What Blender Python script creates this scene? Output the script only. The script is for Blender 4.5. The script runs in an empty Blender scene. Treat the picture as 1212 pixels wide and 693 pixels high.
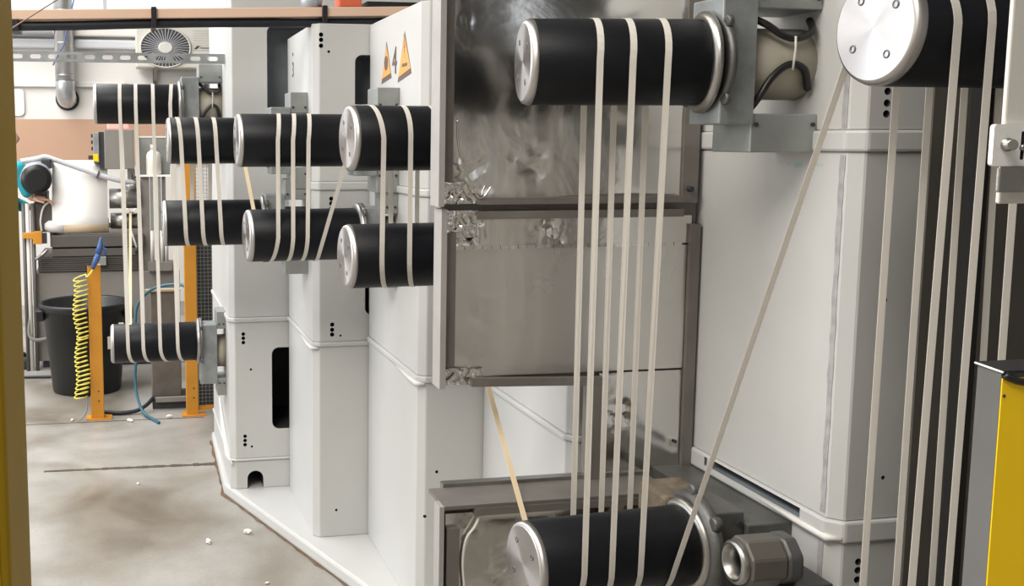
import bpy, bmesh, math, random
from math import sin, cos, pi, radians
from mathutils import Vector, Matrix, noise

random.seed(7)
SC = bpy.context.scene
COL = SC.collection

# ------------------------------------------------------------------ camera
cam_d = bpy.data.cameras.new('camera'); cam = bpy.data.objects.new('camera', cam_d); COL.objects.link(cam)
cam.location = (0, 0, 1.825); cam.rotation_euler = (radians(90 - 6.75), 0, radians(-10.8))
cam_d.sensor_width = 36; cam_d.lens = 1250 / 1212 * 36
cam_d.shift_x = (606 - 390) / 1212; cam_d.shift_y = -(346.5 - 313) / 1212
cam_d.clip_start = 0.05
SC.camera = cam

# ------------------------------------------------------------------ world, light, exposure
W = bpy.data.worlds.new('world'); SC.world = W; W.use_nodes = True
bg = W.node_tree.nodes['Background']; bg.inputs[0].default_value = (0.93, 0.96, 1, 1); bg.inputs[1].default_value = 1.35
SC.view_settings.view_transform = 'Standard'; SC.view_settings.look = 'None'
SC.view_settings.exposure = 0.15; SC.view_settings.gamma = 1; SC.view_settings.use_curve_mapping = False

def area(name, loc, rot, sx, sy, power, color=(1, 1, 1)):
    l = bpy.data.lights.new(name, 'AREA'); l.shape = 'RECTANGLE'; l.size = sx; l.size_y = sy; l.energy = power; l.color = color
    o = bpy.data.objects.new(name, l); COL.objects.link(o); o.location = loc; o.rotation_euler = rot
    return o
# daylight falling through the roof lights over the aisle, and through the windows of the left wall
area('roof_light_far', (-2.2, 7.5, 5.1), (0, 0, 0), 2.6, 7.0, 460, (1.0, 0.98, 0.95))
area('roof_light_near', (-2.2, 0.5, 5.1), (0, 0, 0), 2.6, 4.0, 400, (1.0, 0.94, 0.86))
area('window_light_left', (-6.2, 6.4, 2.9), (0, radians(-90), 0), 2.6, 7.0, 215, (0.93, 0.96, 1.0))

# ------------------------------------------------------------------ materials
def mat(name, base, rough=0.5, metal=0.0, var=0.0, vscale=4.0, bump=0.0, bscale=40.0, dark=None, spec=0.5, stretch=None, rvar=0.0):
    m = bpy.data.materials.new(name); m.use_nodes = True; nt = m.node_tree; b = nt.nodes['Principled BSDF']
    b.inputs['Base Color'].default_value = (*base, 1); b.inputs['Roughness'].default_value = rough
    b.inputs['Metallic'].default_value = metal; b.inputs['Specular IOR Level'].default_value = spec
    tc = nt.nodes.new('ShaderNodeTexCoord'); mp = nt.nodes.new('ShaderNodeMapping')
    nt.links.new(tc.outputs['Object'], mp.inputs['Vector'])
    if stretch: mp.inputs['Scale'].default_value = stretch
    n = nt.nodes.new('ShaderNodeTexNoise'); n.inputs['Scale'].default_value = vscale; n.inputs['Detail'].default_value = 6
    nt.links.new(mp.outputs[0], n.inputs['Vector'])
    if var > 0:
        r = nt.nodes.new('ShaderNodeValToRGB'); r.color_ramp.elements[0].position = 0.32; r.color_ramp.elements[1].position = 0.68
        d = dark if dark else tuple(c * (1 - var) for c in base)
        r.color_ramp.elements[0].color = (*d, 1); r.color_ramp.elements[1].color = (*base, 1)
        nt.links.new(n.outputs['Fac'], r.inputs['Fac']); nt.links.new(r.outputs['Color'], b.inputs['Base Color'])
    if rvar > 0:
        mr = nt.nodes.new('ShaderNodeMapRange'); mr.inputs['To Min'].default_value = rough - rvar; mr.inputs['To Max'].default_value = rough + rvar
        nt.links.new(n.outputs['Fac'], mr.inputs['Value']); nt.links.new(mr.outputs[0], b.inputs['Roughness'])
    if bump > 0:
        n2 = nt.nodes.new('ShaderNodeTexNoise'); n2.inputs['Scale'].default_value = bscale; n2.inputs['Detail'].default_value = 4
        nt.links.new(mp.outputs[0], n2.inputs['Vector'])
        bp = nt.nodes.new('ShaderNodeBump'); bp.inputs['Strength'].default_value = bump; bp.inputs['Distance'].default_value = 0.01
        nt.links.new(n2.outputs['Fac'], bp.inputs['Height']); nt.links.new(bp.outputs[0], b.inputs['Normal'])
    return m
def emit(name, col, s):
    m = bpy.data.materials.new(name); m.use_nodes = True; b = m.node_tree.nodes['Principled BSDF']
    b.inputs['Base Color'].default_value = (*col, 1); b.inputs['Emission Color'].default_value = (*col, 1); b.inputs['Emission Strength'].default_value = s
    return m

M = {}
M['white'] = mat('white_paint', (0.53, 0.535, 0.53), 0.42, 0, 0.06, 3.0, 0.05, 25, rvar=0.08)
M['bead'] = mat('white_sealant', (0.70, 0.69, 0.67), 0.5, 0, 0.05, 8)
M['inner'] = mat('dark_steel_hollow_shade', (0.05, 0.055, 0.06), 0.6, 0, 0.4, 6)  # dark tone standing for shade in cut hollows; also plain dark steel bases
M['inner2'] = mat('blue_grey_interior', (0.24, 0.27, 0.30), 0.55, 0, 0.3, 5)
M['black'] = mat('black_rubber', (0.006, 0.007, 0.010), 0.45, 0, 0.3, 30, 0.06, 220, stretch=(0.15, 1, 1), spec=0.22)
M['blackplastic'] = mat('black_plastic', (0.012, 0.012, 0.014), 0.38, 0, 0.3, 5)
M['alu'] = mat('machined_aluminium', (0.82, 0.80, 0.78), 0.26, 1.0, 0.06, 60)
M['steel'] = mat('satin_steel', (0.42, 0.41, 0.39), 0.36, 1.0, 0.25, 12, 0.05, 60)
M['screwsteel'] = mat('dark_screw', (0.16, 0.16, 0.16), 0.45, 0.8, 0.2, 30)
M['cast'] = mat('cast_steel', (0.17, 0.17, 0.168), 0.5, 0.7, 0.3, 14, 0.1, 80)
M['oily'] = mat('oily_steel', (0.15, 0.15, 0.14), 0.42, 0.4, 0.4, 9, 0.08, 60)
M['zinc'] = mat('galvanised_plate', (0.36, 0.39, 0.40), 0.5, 0.5, 0.35, 14, 0.06, 60)
M['zincdark'] = mat('grey_mount_steel', (0.36, 0.38, 0.37), 0.5, 0.5, 0.3, 7, 0.06, 60)
M['rust'] = mat('rusty_steel', (0.22, 0.18, 0.13), 0.75, 0.2, 0.5, 20, 0.3, 90)
M['bar'] = mat('brown_grey_bar', (0.20, 0.185, 0.17), 0.5, 0.4, 0.2, 9, 0.05, 60)
M['barlight'] = mat('brushed_edge', (0.42, 0.41, 0.40), 0.5, 0.4, 0.1, 9)
M['darkpanel'] = mat('dark_brown_panel', (0.062, 0.054, 0.046), 0.55, 0.1, 0.25, 4, 0.05, 40)
M['darkpost'] = mat('dark_post', (0.012, 0.011, 0.010), 0.7, 0, 0.25, 4, spec=0.2)
def strap_mat(name, base):
    m = mat(name, base, 0.36, 0, 0.05, 40, 0.04, 200, stretch=(6, 6, 0.3)); nt = m.node_tree; b = nt.nodes['Principled BSDF']
    t = nt.nodes.new('ShaderNodeBsdfTranslucent'); t.inputs['Color'].default_value = (*base, 1)      # thin tape lets light through
    x = nt.nodes.new('ShaderNodeMixShader'); x.inputs[0].default_value = 0.35
    nt.links.new(b.outputs[0], x.inputs[1]); nt.links.new(t.outputs[0], x.inputs[2]); nt.links.new(x.outputs[0], nt.nodes['Material Output'].inputs['Surface'])
    return m
M['strap'] = strap_mat('white_strap', (0.90, 0.87, 0.82)); M['straptan'] = strap_mat('cream_strap', (0.86, 0.74, 0.54))
M['yellow'] = mat('yellow_paint', (1.0, 0.66, 0.0), 0.42, 0, 0.06, 6)
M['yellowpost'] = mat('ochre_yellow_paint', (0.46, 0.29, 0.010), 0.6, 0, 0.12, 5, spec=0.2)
M['yellowlit'] = mat('lit_yellow_paint', (0.80, 0.50, 0.01), 0.3, 0, 0.1, 5)  # lit copy of the near post's yellow
M['orange'] = mat('orange_paint', (0.62, 0.27, 0.025), 0.45, 0, 0.15, 6)
M['greyguard'] = mat('grey_guard_side', (0.115, 0.115, 0.115), 0.55, 0, 0.2, 6)
M['cream'] = mat('cream_plate', (0.66, 0.64, 0.60), 0.45, 0, 0.06, 4)
M['bright'] = mat('bright_bracket', (0.86, 0.86, 0.85), 0.35, 0.1, 0.04, 9)
M['wall'] = mat('hall_wall', (0.70, 0.68, 0.65), 0.6, 0, 0.05, 1.5)
M['tan'] = mat('tan_panel', (0.50, 0.31, 0.21), 0.6, 0, 0.08, 1.5)
M['ceil'] = mat('hall_ceiling', (0.72, 0.72, 0.70), 0.7, 0, 0.04, 1)
M['dim'] = mat('hall_wall_beige', (0.50, 0.49, 0.47), 0.7, 0, 0.3, 0.8)
M['mull'] = mat('window_mullion', (0.55, 0.56, 0.58), 0.5)
M['duct'] = mat('spiral_duct', (0.62, 0.64, 0.66), 0.32, 0.85, 0.2, 9, 0.05, 40)
M['acwhite'] = mat('cream_enamel', (0.62, 0.60, 0.54), 0.45, 0, 0.03, 3)
M['acgrille'] = mat('dark_grille', (0.05, 0.05, 0.055), 0.5)
M['beam'] = mat('salmon_beam', (0.70, 0.50, 0.38), 0.55, 0, 0.05, 3)
M['hose'] = mat('black_hose', (0.012, 0.016, 0.028), 0.5, 0, 0.3, 8)
M['machine'] = mat('grey_machine_paint', (0.12, 0.11, 0.10), 0.5, 0.1, 0.2, 4)
M['machinelight'] = mat('light_grey_machine', (0.24, 0.225, 0.205), 0.5, 0, 0.1, 4)
M['film'] = mat('white_film', (0.93, 0.92, 0.90), 0.45, 0, 0.03, 2, 0.1, 6)
M['kraft'] = mat('kraft_core', (0.62, 0.50, 0.35), 0.5, 0, 0.1, 5)
M['bin'] = mat('black_bin', (0.010, 0.011, 0.012), 0.40, 0, 0.3, 3)
M['lime'] = mat('yellow_hose', (0.80, 0.68, 0.10), 0.35, 0, 0.1, 9)
M['bluegun'] = mat('blue_plastic', (0.05, 0.12, 0.32), 0.4, 0, 0.2, 9)
M['bluehose'] = mat('blue_hose', (0.03, 0.13, 0.20), 0.4, 0, 0.2, 9)
M['bluecord'] = mat('blue_cord', (0.08, 0.14, 0.42), 0.5)
M['browncord'] = mat('brown_cord', (0.25, 0.14, 0.11), 0.5)
M['pillar'] = mat('grey_block', (0.17, 0.15, 0.13), 0.75, 0, 0.35, 7, 0.2, 40)
M['paper'] = mat('white_paper', (0.80, 0.76, 0.70), 0.7, 0, 0.06, 20)
M['ink'] = mat('dark_ink', (0.03, 0.03, 0.035), 0.6)
M['teal'] = mat('teal_cloth', (0.02, 0.33, 0.40), 0.8, 0, 0.2, 20, 0.2, 90)
M['trouser'] = mat('navy_cloth', (0.03, 0.04, 0.07), 0.85, 0, 0.2, 20)
M['skin'] = mat('skin', (0.62, 0.38, 0.28), 0.5, 0, 0.08, 12)
M['hair'] = mat('dark_hair', (0.05, 0.025, 0.02), 0.6, 0, 0.3, 60)
M['red'] = emit('red_beacon', (0.95, 0.35, 0.30), 0.5)
M['redplastic'] = mat('orange_red_plastic', (0.62, 0.13, 0.06), 0.45)
M['sticker'] = mat('orange_sticker', (0.74, 0.36, 0.10), 0.45, 0, 0.08, 60)
M['stickeredge'] = mat('sticker_border', (0.13, 0.09, 0.07), 0.5)
M['bottle'] = mat('white_bottle', (0.84, 0.80, 0.72), 0.35, 0, 0.04, 5)
M['pinkgrey'] = mat('mauve_sleeve', (0.36, 0.24, 0.25), 0.7)
M['bluegrey'] = mat('blue_grey_housing', (0.38, 0.43, 0.50), 0.35, 0.3, 0.2, 10)
M['drum'] = mat('beige_drum', (0.44, 0.41, 0.34), 0.5, 0, 0.1, 6)
M['sealgrey'] = mat('grey_sealant', (0.42, 0.415, 0.42), 0.6, 0, 0.3, 30)
M['rustline'] = mat('rusty_floor_edge', (0.20, 0.125, 0.075), 0.8, 0, 0.5, 15)
M['grime'] = mat('floor_grime', (0.10, 0.075, 0.055), 0.8, 0, 0.4, 30)
M['tealink'] = mat('teal_ink', (0.35, 0.50, 0.50), 0.6)

def floor_mat():
    m = bpy.data.materials.new('worn_concrete'); m.use_nodes = True; nt = m.node_tree; b = nt.nodes['Principled BSDF']
    tc = nt.nodes.new('ShaderNodeTexCoord')
    def nz(s, d=6, dist=0.0):
        n = nt.nodes.new('ShaderNodeTexNoise'); n.inputs['Scale'].default_value = s; n.inputs['Detail'].default_value = d; n.inputs['Distortion'].default_value = dist
        nt.links.new(tc.outputs['Object'], n.inputs['Vector']); return n
    a = nz(1.1, 6, 0.8); c = nz(5, 5); e = nz(60, 3)
    r = nt.nodes.new('ShaderNodeValToRGB'); els = r.color_ramp.elements
    els[0].position = 0.28; els[0].color = (0.14, 0.116, 0.088, 1); els[1].position = 0.60; els[1].color = (0.33, 0.32, 0.30, 1)
    k = els.new(0.42); k.color = (0.235, 0.213, 0.182, 1)
    nt.links.new(a.outputs['Fac'], r.inputs['Fac'])
    mx = nt.nodes.new('ShaderNodeMix'); mx.data_type = 'RGBA'; mx.blend_type = 'OVERLAY'; mx.inputs['Factor'].default_value = 0.22
    nt.links.new(r.outputs['Color'], mx.inputs['A']); nt.links.new(c.outputs['Fac'], mx.inputs['B'])
    mx2 = nt.nodes.new('ShaderNodeMix'); mx2.data_type = 'RGBA'; mx2.blend_type = 'OVERLAY'; mx2.inputs['Factor'].default_value = 0.15
    nt.links.new(mx.outputs['Result'], mx2.inputs['A']); nt.links.new(e.outputs['Fac'], mx2.inputs['B'])
    nt.links.new(mx2.outputs['Result'], b.inputs['Base Color'])
    mr = nt.nodes.new('ShaderNodeMapRange'); mr.inputs['To Min'].default_value = 0.25; mr.inputs['To Max'].default_value = 0.50
    nt.links.new(a.outputs['Fac'], mr.inputs['Value']); nt.links.new(mr.outputs[0], b.inputs['Roughness'])
    bp = nt.nodes.new('ShaderNodeBump'); bp.inputs['Strength'].default_value = 0.05; bp.inputs['Distance'].default_value = 0.01
    nt.links.new(c.outputs['Fac'], bp.inputs['Height']); nt.links.new(bp.outputs[0], b.inputs['Normal'])
    return m
M['floor'] = floor_mat()

def foil_mat(name, r0, r1, bump):
    m = bpy.data.materials.new(name); m.use_nodes = True; nt = m.node_tree; b = nt.nodes['Principled BSDF']
    b.inputs['Base Color'].default_value = (0.66, 0.645, 0.62, 1); b.inputs['Metallic'].default_value = 1; b.inputs['Roughness'].default_value = 0.26
    tc = nt.nodes.new('ShaderNodeTexCoord')
    mp = nt.nodes.new('ShaderNodeMapping'); mp.inputs['Scale'].default_value = (1, 1, 0.85); nt.links.new(tc.outputs['Object'], mp.inputs['Vector'])
    n1 = nt.nodes.new('ShaderNodeTexNoise'); n1.inputs['Scale'].default_value = 4.5; n1.inputs['Detail'].default_value = 3; n1.inputs['Distortion'].default_value = 1.2
    n2 = nt.nodes.new('ShaderNodeTexNoise'); n2.inputs['Scale'].default_value = 45; n2.inputs['Detail'].default_value = 4; n2.inputs['Distortion'].default_value = 0.8
    for n in (n1, n2): nt.links.new(mp.outputs[0], n.inputs['Vector'])
    ad = nt.nodes.new('ShaderNodeMath'); ad.operation = 'MULTIPLY_ADD'; ad.inputs[1].default_value = 0.04
    nt.links.new(n2.outputs['Fac'], ad.inputs[0]); nt.links.new(n1.outputs['Fac'], ad.inputs[2])
    bp = nt.nodes.new('ShaderNodeBump'); bp.inputs['Strength'].default_value = bump; bp.inputs['Distance'].default_value = 0.02
    nt.links.new(ad.outputs[0], bp.inputs['Height']); nt.links.new(bp.outputs[0], b.inputs['Normal'])
    mr = nt.nodes.new('ShaderNodeMapRange'); mr.inputs['To Min'].default_value = r0; mr.inputs['To Max'].default_value = r1
    nt.links.new(n1.outputs['Fac'], mr.inputs['Value']); nt.links.new(mr.outputs[0], b.inputs['Roughness'])
    return m
M['foil'] = foil_mat('aluminium_foil', 0.11, 0.20, 0.12)
M['foilmatt'] = foil_mat('satin_foil', 0.24, 0.34, 0.10)

def cap_mat():
    m = bpy.data.materials.new('turned_aluminium'); m.use_nodes = True; nt = m.node_tree; b = nt.nodes['Principled BSDF']
    b.inputs['Base Color'].default_value = (0.44, 0.425, 0.42, 1); b.inputs['Metallic'].default_value = 1
    b.inputs['Roughness'].default_value = 0.36; b.inputs['Anisotropic'].default_value = 0.8
    t = nt.nodes.new('ShaderNodeTangent'); t.direction_type = 'RADIAL'; t.axis = 'X'
    nt.links.new(t.outputs[0], b.inputs['Tangent'])
    return m
M['cap'] = cap_mat()

def glass_mat():
    m = bpy.data.materials.new('window_glass'); m.use_nodes = True; nt = m.node_tree; b = nt.nodes['Principled BSDF']
    b.inputs['Base Color'].default_value = (0.95, 0.97, 1, 1); b.inputs['Transmission Weight'].default_value = 1; b.inputs['Roughness'].default_value = 0.02; b.inputs['IOR'].default_value = 1.1
    return m
M['glass'] = glass_mat()

# ------------------------------------------------------------------ mesh helpers
ORG = {}
class MB:
    def __init__(s): s.v = []; s.f = []; s.mi = []; s.sm = []
    def add(s, vs, fs, mi=0, smooth=False):
        n = len(s.v); s.v += [Vector(v) for v in vs]
        for f in fs: s.f.append([i + n for i in f]); s.mi.append(mi); s.sm.append(smooth)
        return s
    def box(s, x0, x1, y0, y1, z0, z1, mi=0, mtx=None):
        vs = [Vector(p) for p in ((x0,y0,z0),(x1,y0,z0),(x1,y1,z0),(x0,y1,z0),(x0,y0,z1),(x1,y0,z1),(x1,y1,z1),(x0,y1,z1))]
        if mtx is not None: vs = [mtx @ v for v in vs]
        return s.add(vs, [(0,3,2,1),(4,5,6,7),(0,1,5,4),(1,2,6,5),(2,3,7,6),(3,0,4,7)], mi)
    def prism(s, poly, z0, z1, mi=0, fn=None):
        """poly: ccw list of (a,b); fn maps (a,b,h) to a point (default: x,y,z)"""
        fn = fn or (lambda a, b, h: (a, b, h)); n = len(poly)
        vs = [fn(a, b, z0) for a, b in poly] + [fn(a, b, z1) for a, b in poly]
        fs = [list(range(n))[::-1], list(range(n, 2 * n))] + [(i, (i+1) % n, n + (i+1) % n, n + i) for i in range(n)]
        return s.add(vs, fs, mi)
    def lathe(s, o, d, prof, n=40, mi=0, smooth=True, close=True):
        o = Vector(o); d = Vector(d).normalized(); u = d.orthogonal().normalized() if abs(d.z) > 0.9 else Vector((0,0,1)).cross(d).normalized(); w = d.cross(u)
        vs = []; fs = []
        for t, r in prof:
            for i in range(n):
                a = 2 * pi * i / n; vs.append(o + d * t + (u * cos(a) + w * sin(a)) * r)
        for j in range(len(prof) - 1):
            for i in range(n):
                k = (i + 1) % n; fs.append((j*n+i, j*n+k, (j+1)*n+k, (j+1)*n+i))
        s.add(vs, fs, mi, smooth)
        if close:
            m = len(s.v) - len(vs)
            s.f.append([m + i for i in range(n)][::-1]); s.mi.append(mi); s.sm.append(False)
            s.f.append([m + (len(prof)-1)*n + i for i in range(n)]); s.mi.append(mi); s.sm.append(False)
        return s
    def cyl(s, p0, p1, r, r1=None, n=20, mi=0, smooth=True):
        p0 = Vector(p0); p1 = Vector(p1); return s.lathe(p0, p1 - p0, [(0, r), ((p1-p0).length, r if r1 is None else r1)], n, mi, smooth)
    def tube(s, pts, r, n=8, mi=0, closed=False):
        pts = [Vector(p) for p in pts]; m = len(pts); vs = []; up = None
        for i, p in enumerate(pts):
            a = pts[i-1] if (i or closed) else p; b = pts[(i+1) % m] if (i < m-1 or closed) else p
            t = (b - a).normalized()
            if up is None: up = t.orthogonal().normalized()
            up = (up - t * up.dot(t))
            up = up.normalized() if up.length > 1e-6 else t.orthogonal().normalized()
            w = t.cross(up); rr = r[i] if isinstance(r, (list, tuple)) else r
            for k in range(n):
                q = 2*pi*k/n; vs.append(p + (up*cos(q) + w*sin(q))*rr)
        fs = []
        for i in range(m if closed else m-1):
            j = (i+1) % m
            for k in range(n): l = (k+1) % n; fs.append((i*n+k, i*n+l, j*n+l, j*n+k))
        if not closed: fs += [list(range(n))[::-1], list(range((m-1)*n, m*n))]
        return s.add(vs, fs, mi, True)
    def ribbon(s, rows, th=0.0007, mi=0, closed=False):
        """rows: (centre, half-width vector, normal)"""
        vs = []; m = len(rows)
        for c, h, nn in rows:
            c = Vector(c); h = Vector(h); nn = Vector(nn)
            vs += [c - h, c + h, c + h + nn*th, c - h + nn*th]
        fs = []
        for i in range(m if closed else m-1):
            j = (i+1) % m
            for k in range(4): l = (k+1) % 4; fs.append((i*4+k, i*4+l, j*4+l, j*4+k))
        if not closed: fs += [(3,2,1,0), tuple((m-1)*4+k for k in range(4))]
        return s.add(vs, fs, mi)
    def build(s, name, mats, parent=None, bevel=0, seg=2, origin=None):
        if not isinstance(mats, (list, tuple)): mats = [mats]
        if parent is not None: org = ORG[parent.name]
        elif origin is not None: org = Vector(origin)
        else:
            xs = [v.x for v in s.v]; ys = [v.y for v in s.v]; zs = [v.z for v in s.v]
            org = Vector(((min(xs)+max(xs))/2, (min(ys)+max(ys))/2, min(zs)))
        me = bpy.data.meshes.new(name); me.from_pydata([v - org for v in s.v], [], s.f)
        for m in mats: me.materials.append(m if not isinstance(m, str) else M[m])
        for p, mi, sm in zip(me.polygons, s.mi, s.sm): p.material_index = mi; p.use_smooth = sm
        bm = bmesh.new(); bm.from_mesh(me); bmesh.ops.recalc_face_normals(bm, faces=bm.faces); bm.to_mesh(me); bm.free()
        o = bpy.data.objects.new(name, me); COL.objects.link(o)
        if parent is not None: o.parent = parent
        else: o.location = org
        ORG[o.name] = org
        if bevel:
            b = o.modifiers.new('bevel', 'BEVEL'); b.width = bevel; b.segments = seg; b.limit_method = 'ANGLE'; b.angle_limit = radians(40)
        return o
def tag(o, label=None, cat=None, group=None, kind=None):
    if label: o['label'] = label
    if cat: o['category'] = cat
    if group: o['group'] = group
    if kind: o['kind'] = kind
    return o
def thing(name, loc, label, cat, group=None):
    o = bpy.data.objects.new(name, None); COL.objects.link(o); o.location = loc; o.empty_display_size = 0.05; ORG[o.name] = Vector(loc)
    return tag(o, label, cat, group)
def struct(o): o['kind'] = 'structure'; return o
def boolcut(o, cutter):
    """subtract a mesh builder (material index 1 = its own walls) from object o, in its own space"""
    c = cutter.build('cutter', [o.data.materials[0], M['inner'], M['inner2']], None, origin=ORG[o.name])
    c.location = ORG[o.name]
    par = o.parent; o.parent = None; o.location = ORG[o.name]
    for nm in ('inner', 'inner2'):
        if len(o.data.materials) < 3: o.data.materials.append(M[nm])
    md = o.modifiers.new('cut', 'BOOLEAN'); md.operation = 'DIFFERENCE'; md.object = c; md.solver = 'EXACT'
    bpy.context.view_layer.update(); dg = bpy.context.evaluated_depsgraph_get()
    me = bpy.data.meshes.new_from_object(o.evaluated_get(dg)); o.modifiers.clear(); o.data = me
    if par is not None: o.parent = par; o.location = (0, 0, 0)
    bpy.data.objects.remove(c)
def rrect(a0, a1, b0, b1, r, n=5):
    pts = []
    for cx, cy, s in ((a1-r, b0+r, -90), (a1-r, b1-r, 0), (a0+r, b1-r, 90), (a0+r, b0+r, 180)):
        for i in range(n+1): q = radians(s + 90*i/n); pts.append((cx + r*cos(q), cy + r*sin(q)))
    return pts
FY = lambda a, b, h: (a, h, b)          # profile in x,z swept along y
FX = lambda a, b, h: (h, a, b)          # profile in y,z swept along x
def circ(a, b, r, n=12): return [(a + r*cos(2*pi*i/n), b + r*sin(2*pi*i/n)) for i in range(n)]
def text_obj(body, size, mtx, m, name, parent, depth=0.0006):
    cu = bpy.data.curves.new('text', 'FONT'); cu.body = body; cu.size = size; cu.extrude = depth; cu.align_x = 'CENTER'
    t = bpy.data.objects.new('text', cu); COL.objects.link(t); bpy.context.view_layer.update()
    me = bpy.data.meshes.new_from_object(t.evaluated_get(bpy.context.evaluated_depsgraph_get())); bpy.data.objects.remove(t)
    org = ORG[parent.name]; me.transform(Matrix.Translation(-org) @ mtx); me.materials.clear(); me.materials.append(M[m])
    o = bpy.data.objects.new(name, me); COL.objects.link(o); o.parent = parent; ORG[o.name] = org
    return o

# ================================================================== THE SETTING
struct(MB().box(-7, 7, -5, 12.3, -0.1, 0).build('floor', 'floor', origin=(0, 0, 0)))
wall = struct(MB().box(-7, 7, 12.0, 12.3, 0, 3.10).build('wall_back', 'wall', origin=(0, 12, 0)))
struct(MB().box(-7, 7, 12.0, 12.3, 4.5, 5.2).build('wall_back', 'wall', origin=(0, 12, 4.5)))
struct(MB().box(-7, 7, 11.965, 12.0, 1.56, 2.045).build('trim_1', 'tan', origin=(0, 12, 1.56)))          # tan band
struct(MB().box(-7, 0.0, 11.95, 12.0, 2.39, 2.45).build('trim_2', 'wall', bevel=0.01))                     # ledge rail
struct(MB().box(-7, 7, 11.9, 12.0, 2.80, 2.90).build('trim_3', 'mull', bevel=0.02))                        # conduit rail under the gutter
struct(MB().box(-7, 7, 11.88, 12.0, 2.93, 3.06).build('trim_4', 'wall', bevel=0.02))
struct(MB().box(-7, 7, -5, 12.3, 5.2, 5.35).build('ceiling', 'ceil'))
struct(MB().box(4.8, 5.0, -5, 12.3, 0, 5.2).build('wall_right', 'dim'))
fw = MB(); fw.box(-7, 2.3, -5.2, -5, 0, 5.2); struct(fw.build('wall_front', 'dim', origin=(0, -5, 0)))
struct(MB().box(3.3, 7, -5.2, -5, 0, 5.2).build('wall_front', 'dim', origin=(0, -5, 0)))
struct(MB().box(2.3, 3.3, -5.2, -5, 0, 1.9).build('wall_front', 'dim', origin=(0, -5, 0)))
struct(MB().box(2.3, 3.3, -5.2, -5, 3.6, 5.2).build('wall_front', 'dim', origin=(0, -5, 3.6)))
w2 = struct(MB().box(2.3, 3.3, -5.14, -5.08, 2.72, 2.78).build('added_window', 'mull', origin=(2.8, -5.1, 2.72)))  # unseen window, added to give the foil a bright patch to reflect
MB().box(2.3, 3.3, -5.115, -5.109, 1.9, 2.72).build('pane', 'glass', w2); MB().box(2.3, 3.3, -5.115, -5.109, 2.78, 3.6).build('pane', 'glass', w2)
d2 = struct(MB().box(3.45, 4.78, -5.0, -4.95, 1.75, 4.4).build('added_dark_panel', 'darkpanel', origin=(4.1, -5, 1.75)))     # unseen dark panel, added to darken the upper foil's reflection
for y0_, y1_, z0_, z1_ in ((-5, 12.3, 0, 1.4), (-5, 12.3, 4.4, 5.2), (-5, 2.9, 1.4, 4.4), (9.9, 12.3, 1.4, 4.4)): struct(MB().box(-7.2, -7, y0_, y1_, z0_, z1_).build('wall_left', 'wall'))
# clerestory window of the back wall: frame, mullions and panes
w1 = struct(MB().box(-7, 7, 12.05, 12.2, 3.10, 3.15).build('window_1', 'mull', origin=(0, 12.1, 3.1)))
MB().box(-7, 7, 12.05, 12.2, 4.44, 4.5).build('head_rail', 'mull', w1); MB().box(-7, 7, 12.08, 12.16, 3.40, 3.43).build('transom', 'mull', w1)
for i in range(11):
    x = -6.4 + i * 1.24
    MB().box(x - 0.02, x + 0.02, 12.06, 12.18, 3.15, 4.44).build('mullion', 'mull', w1)
    MB().box(x + 0.02, x + 1.22, 12.115, 12.121, 3.43, 4.44).build('pane', 'glass', w1)
    MB().box(x + 0.02, x + 1.22, 12.115, 12.121, 3.15, 3.40).build('pane', 'glass', w1)
# access hatch on the back wall (edge of it shows beside the yellow post)
struct(MB().prism(rrect(-2.2, -1.08, 2.08, 2.37, 0.05), 11.97, 12.0, 0, FY).build('door_1', 'wall'))
# floor joints: steel drain strip and thin saw cut
random.seed(3)
j = MB()
for i in range(30):
    x0 = -0.49 + i * 0.0315; y0 = 5.866 - i * 0.0013; h = 0.012 + 0.016 * random.random() * (0.4 + i/30)
    j.box(x0, x0 + 0.033, y0 - h*0.6, y0 + h, 0.0, 0.0025)
struct(j.build('trim_5', 'grime'))
struct(MB().prism([(-2.5, 6.915), (0.46, 6.86), (0.46, 6.872), (-2.5, 6.928)], 0, 0.0015).build('trim_6', 'grime'))

# ================================================================== MACHINE PLINTH AND COLUMNS
pl = [(0.47, 6.3), (0.455, 5.30), (0.85, 4.08), (1.66, 1.58), (3.2, 1.58), (3.2, 6.3)]
struct_pl = tag(MB().prism(pl, 0, 0.06).build('plinth', 'white', bevel=0.012), 'long white machine plinth with slanting edge on the concrete floor', 'plinth')

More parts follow.
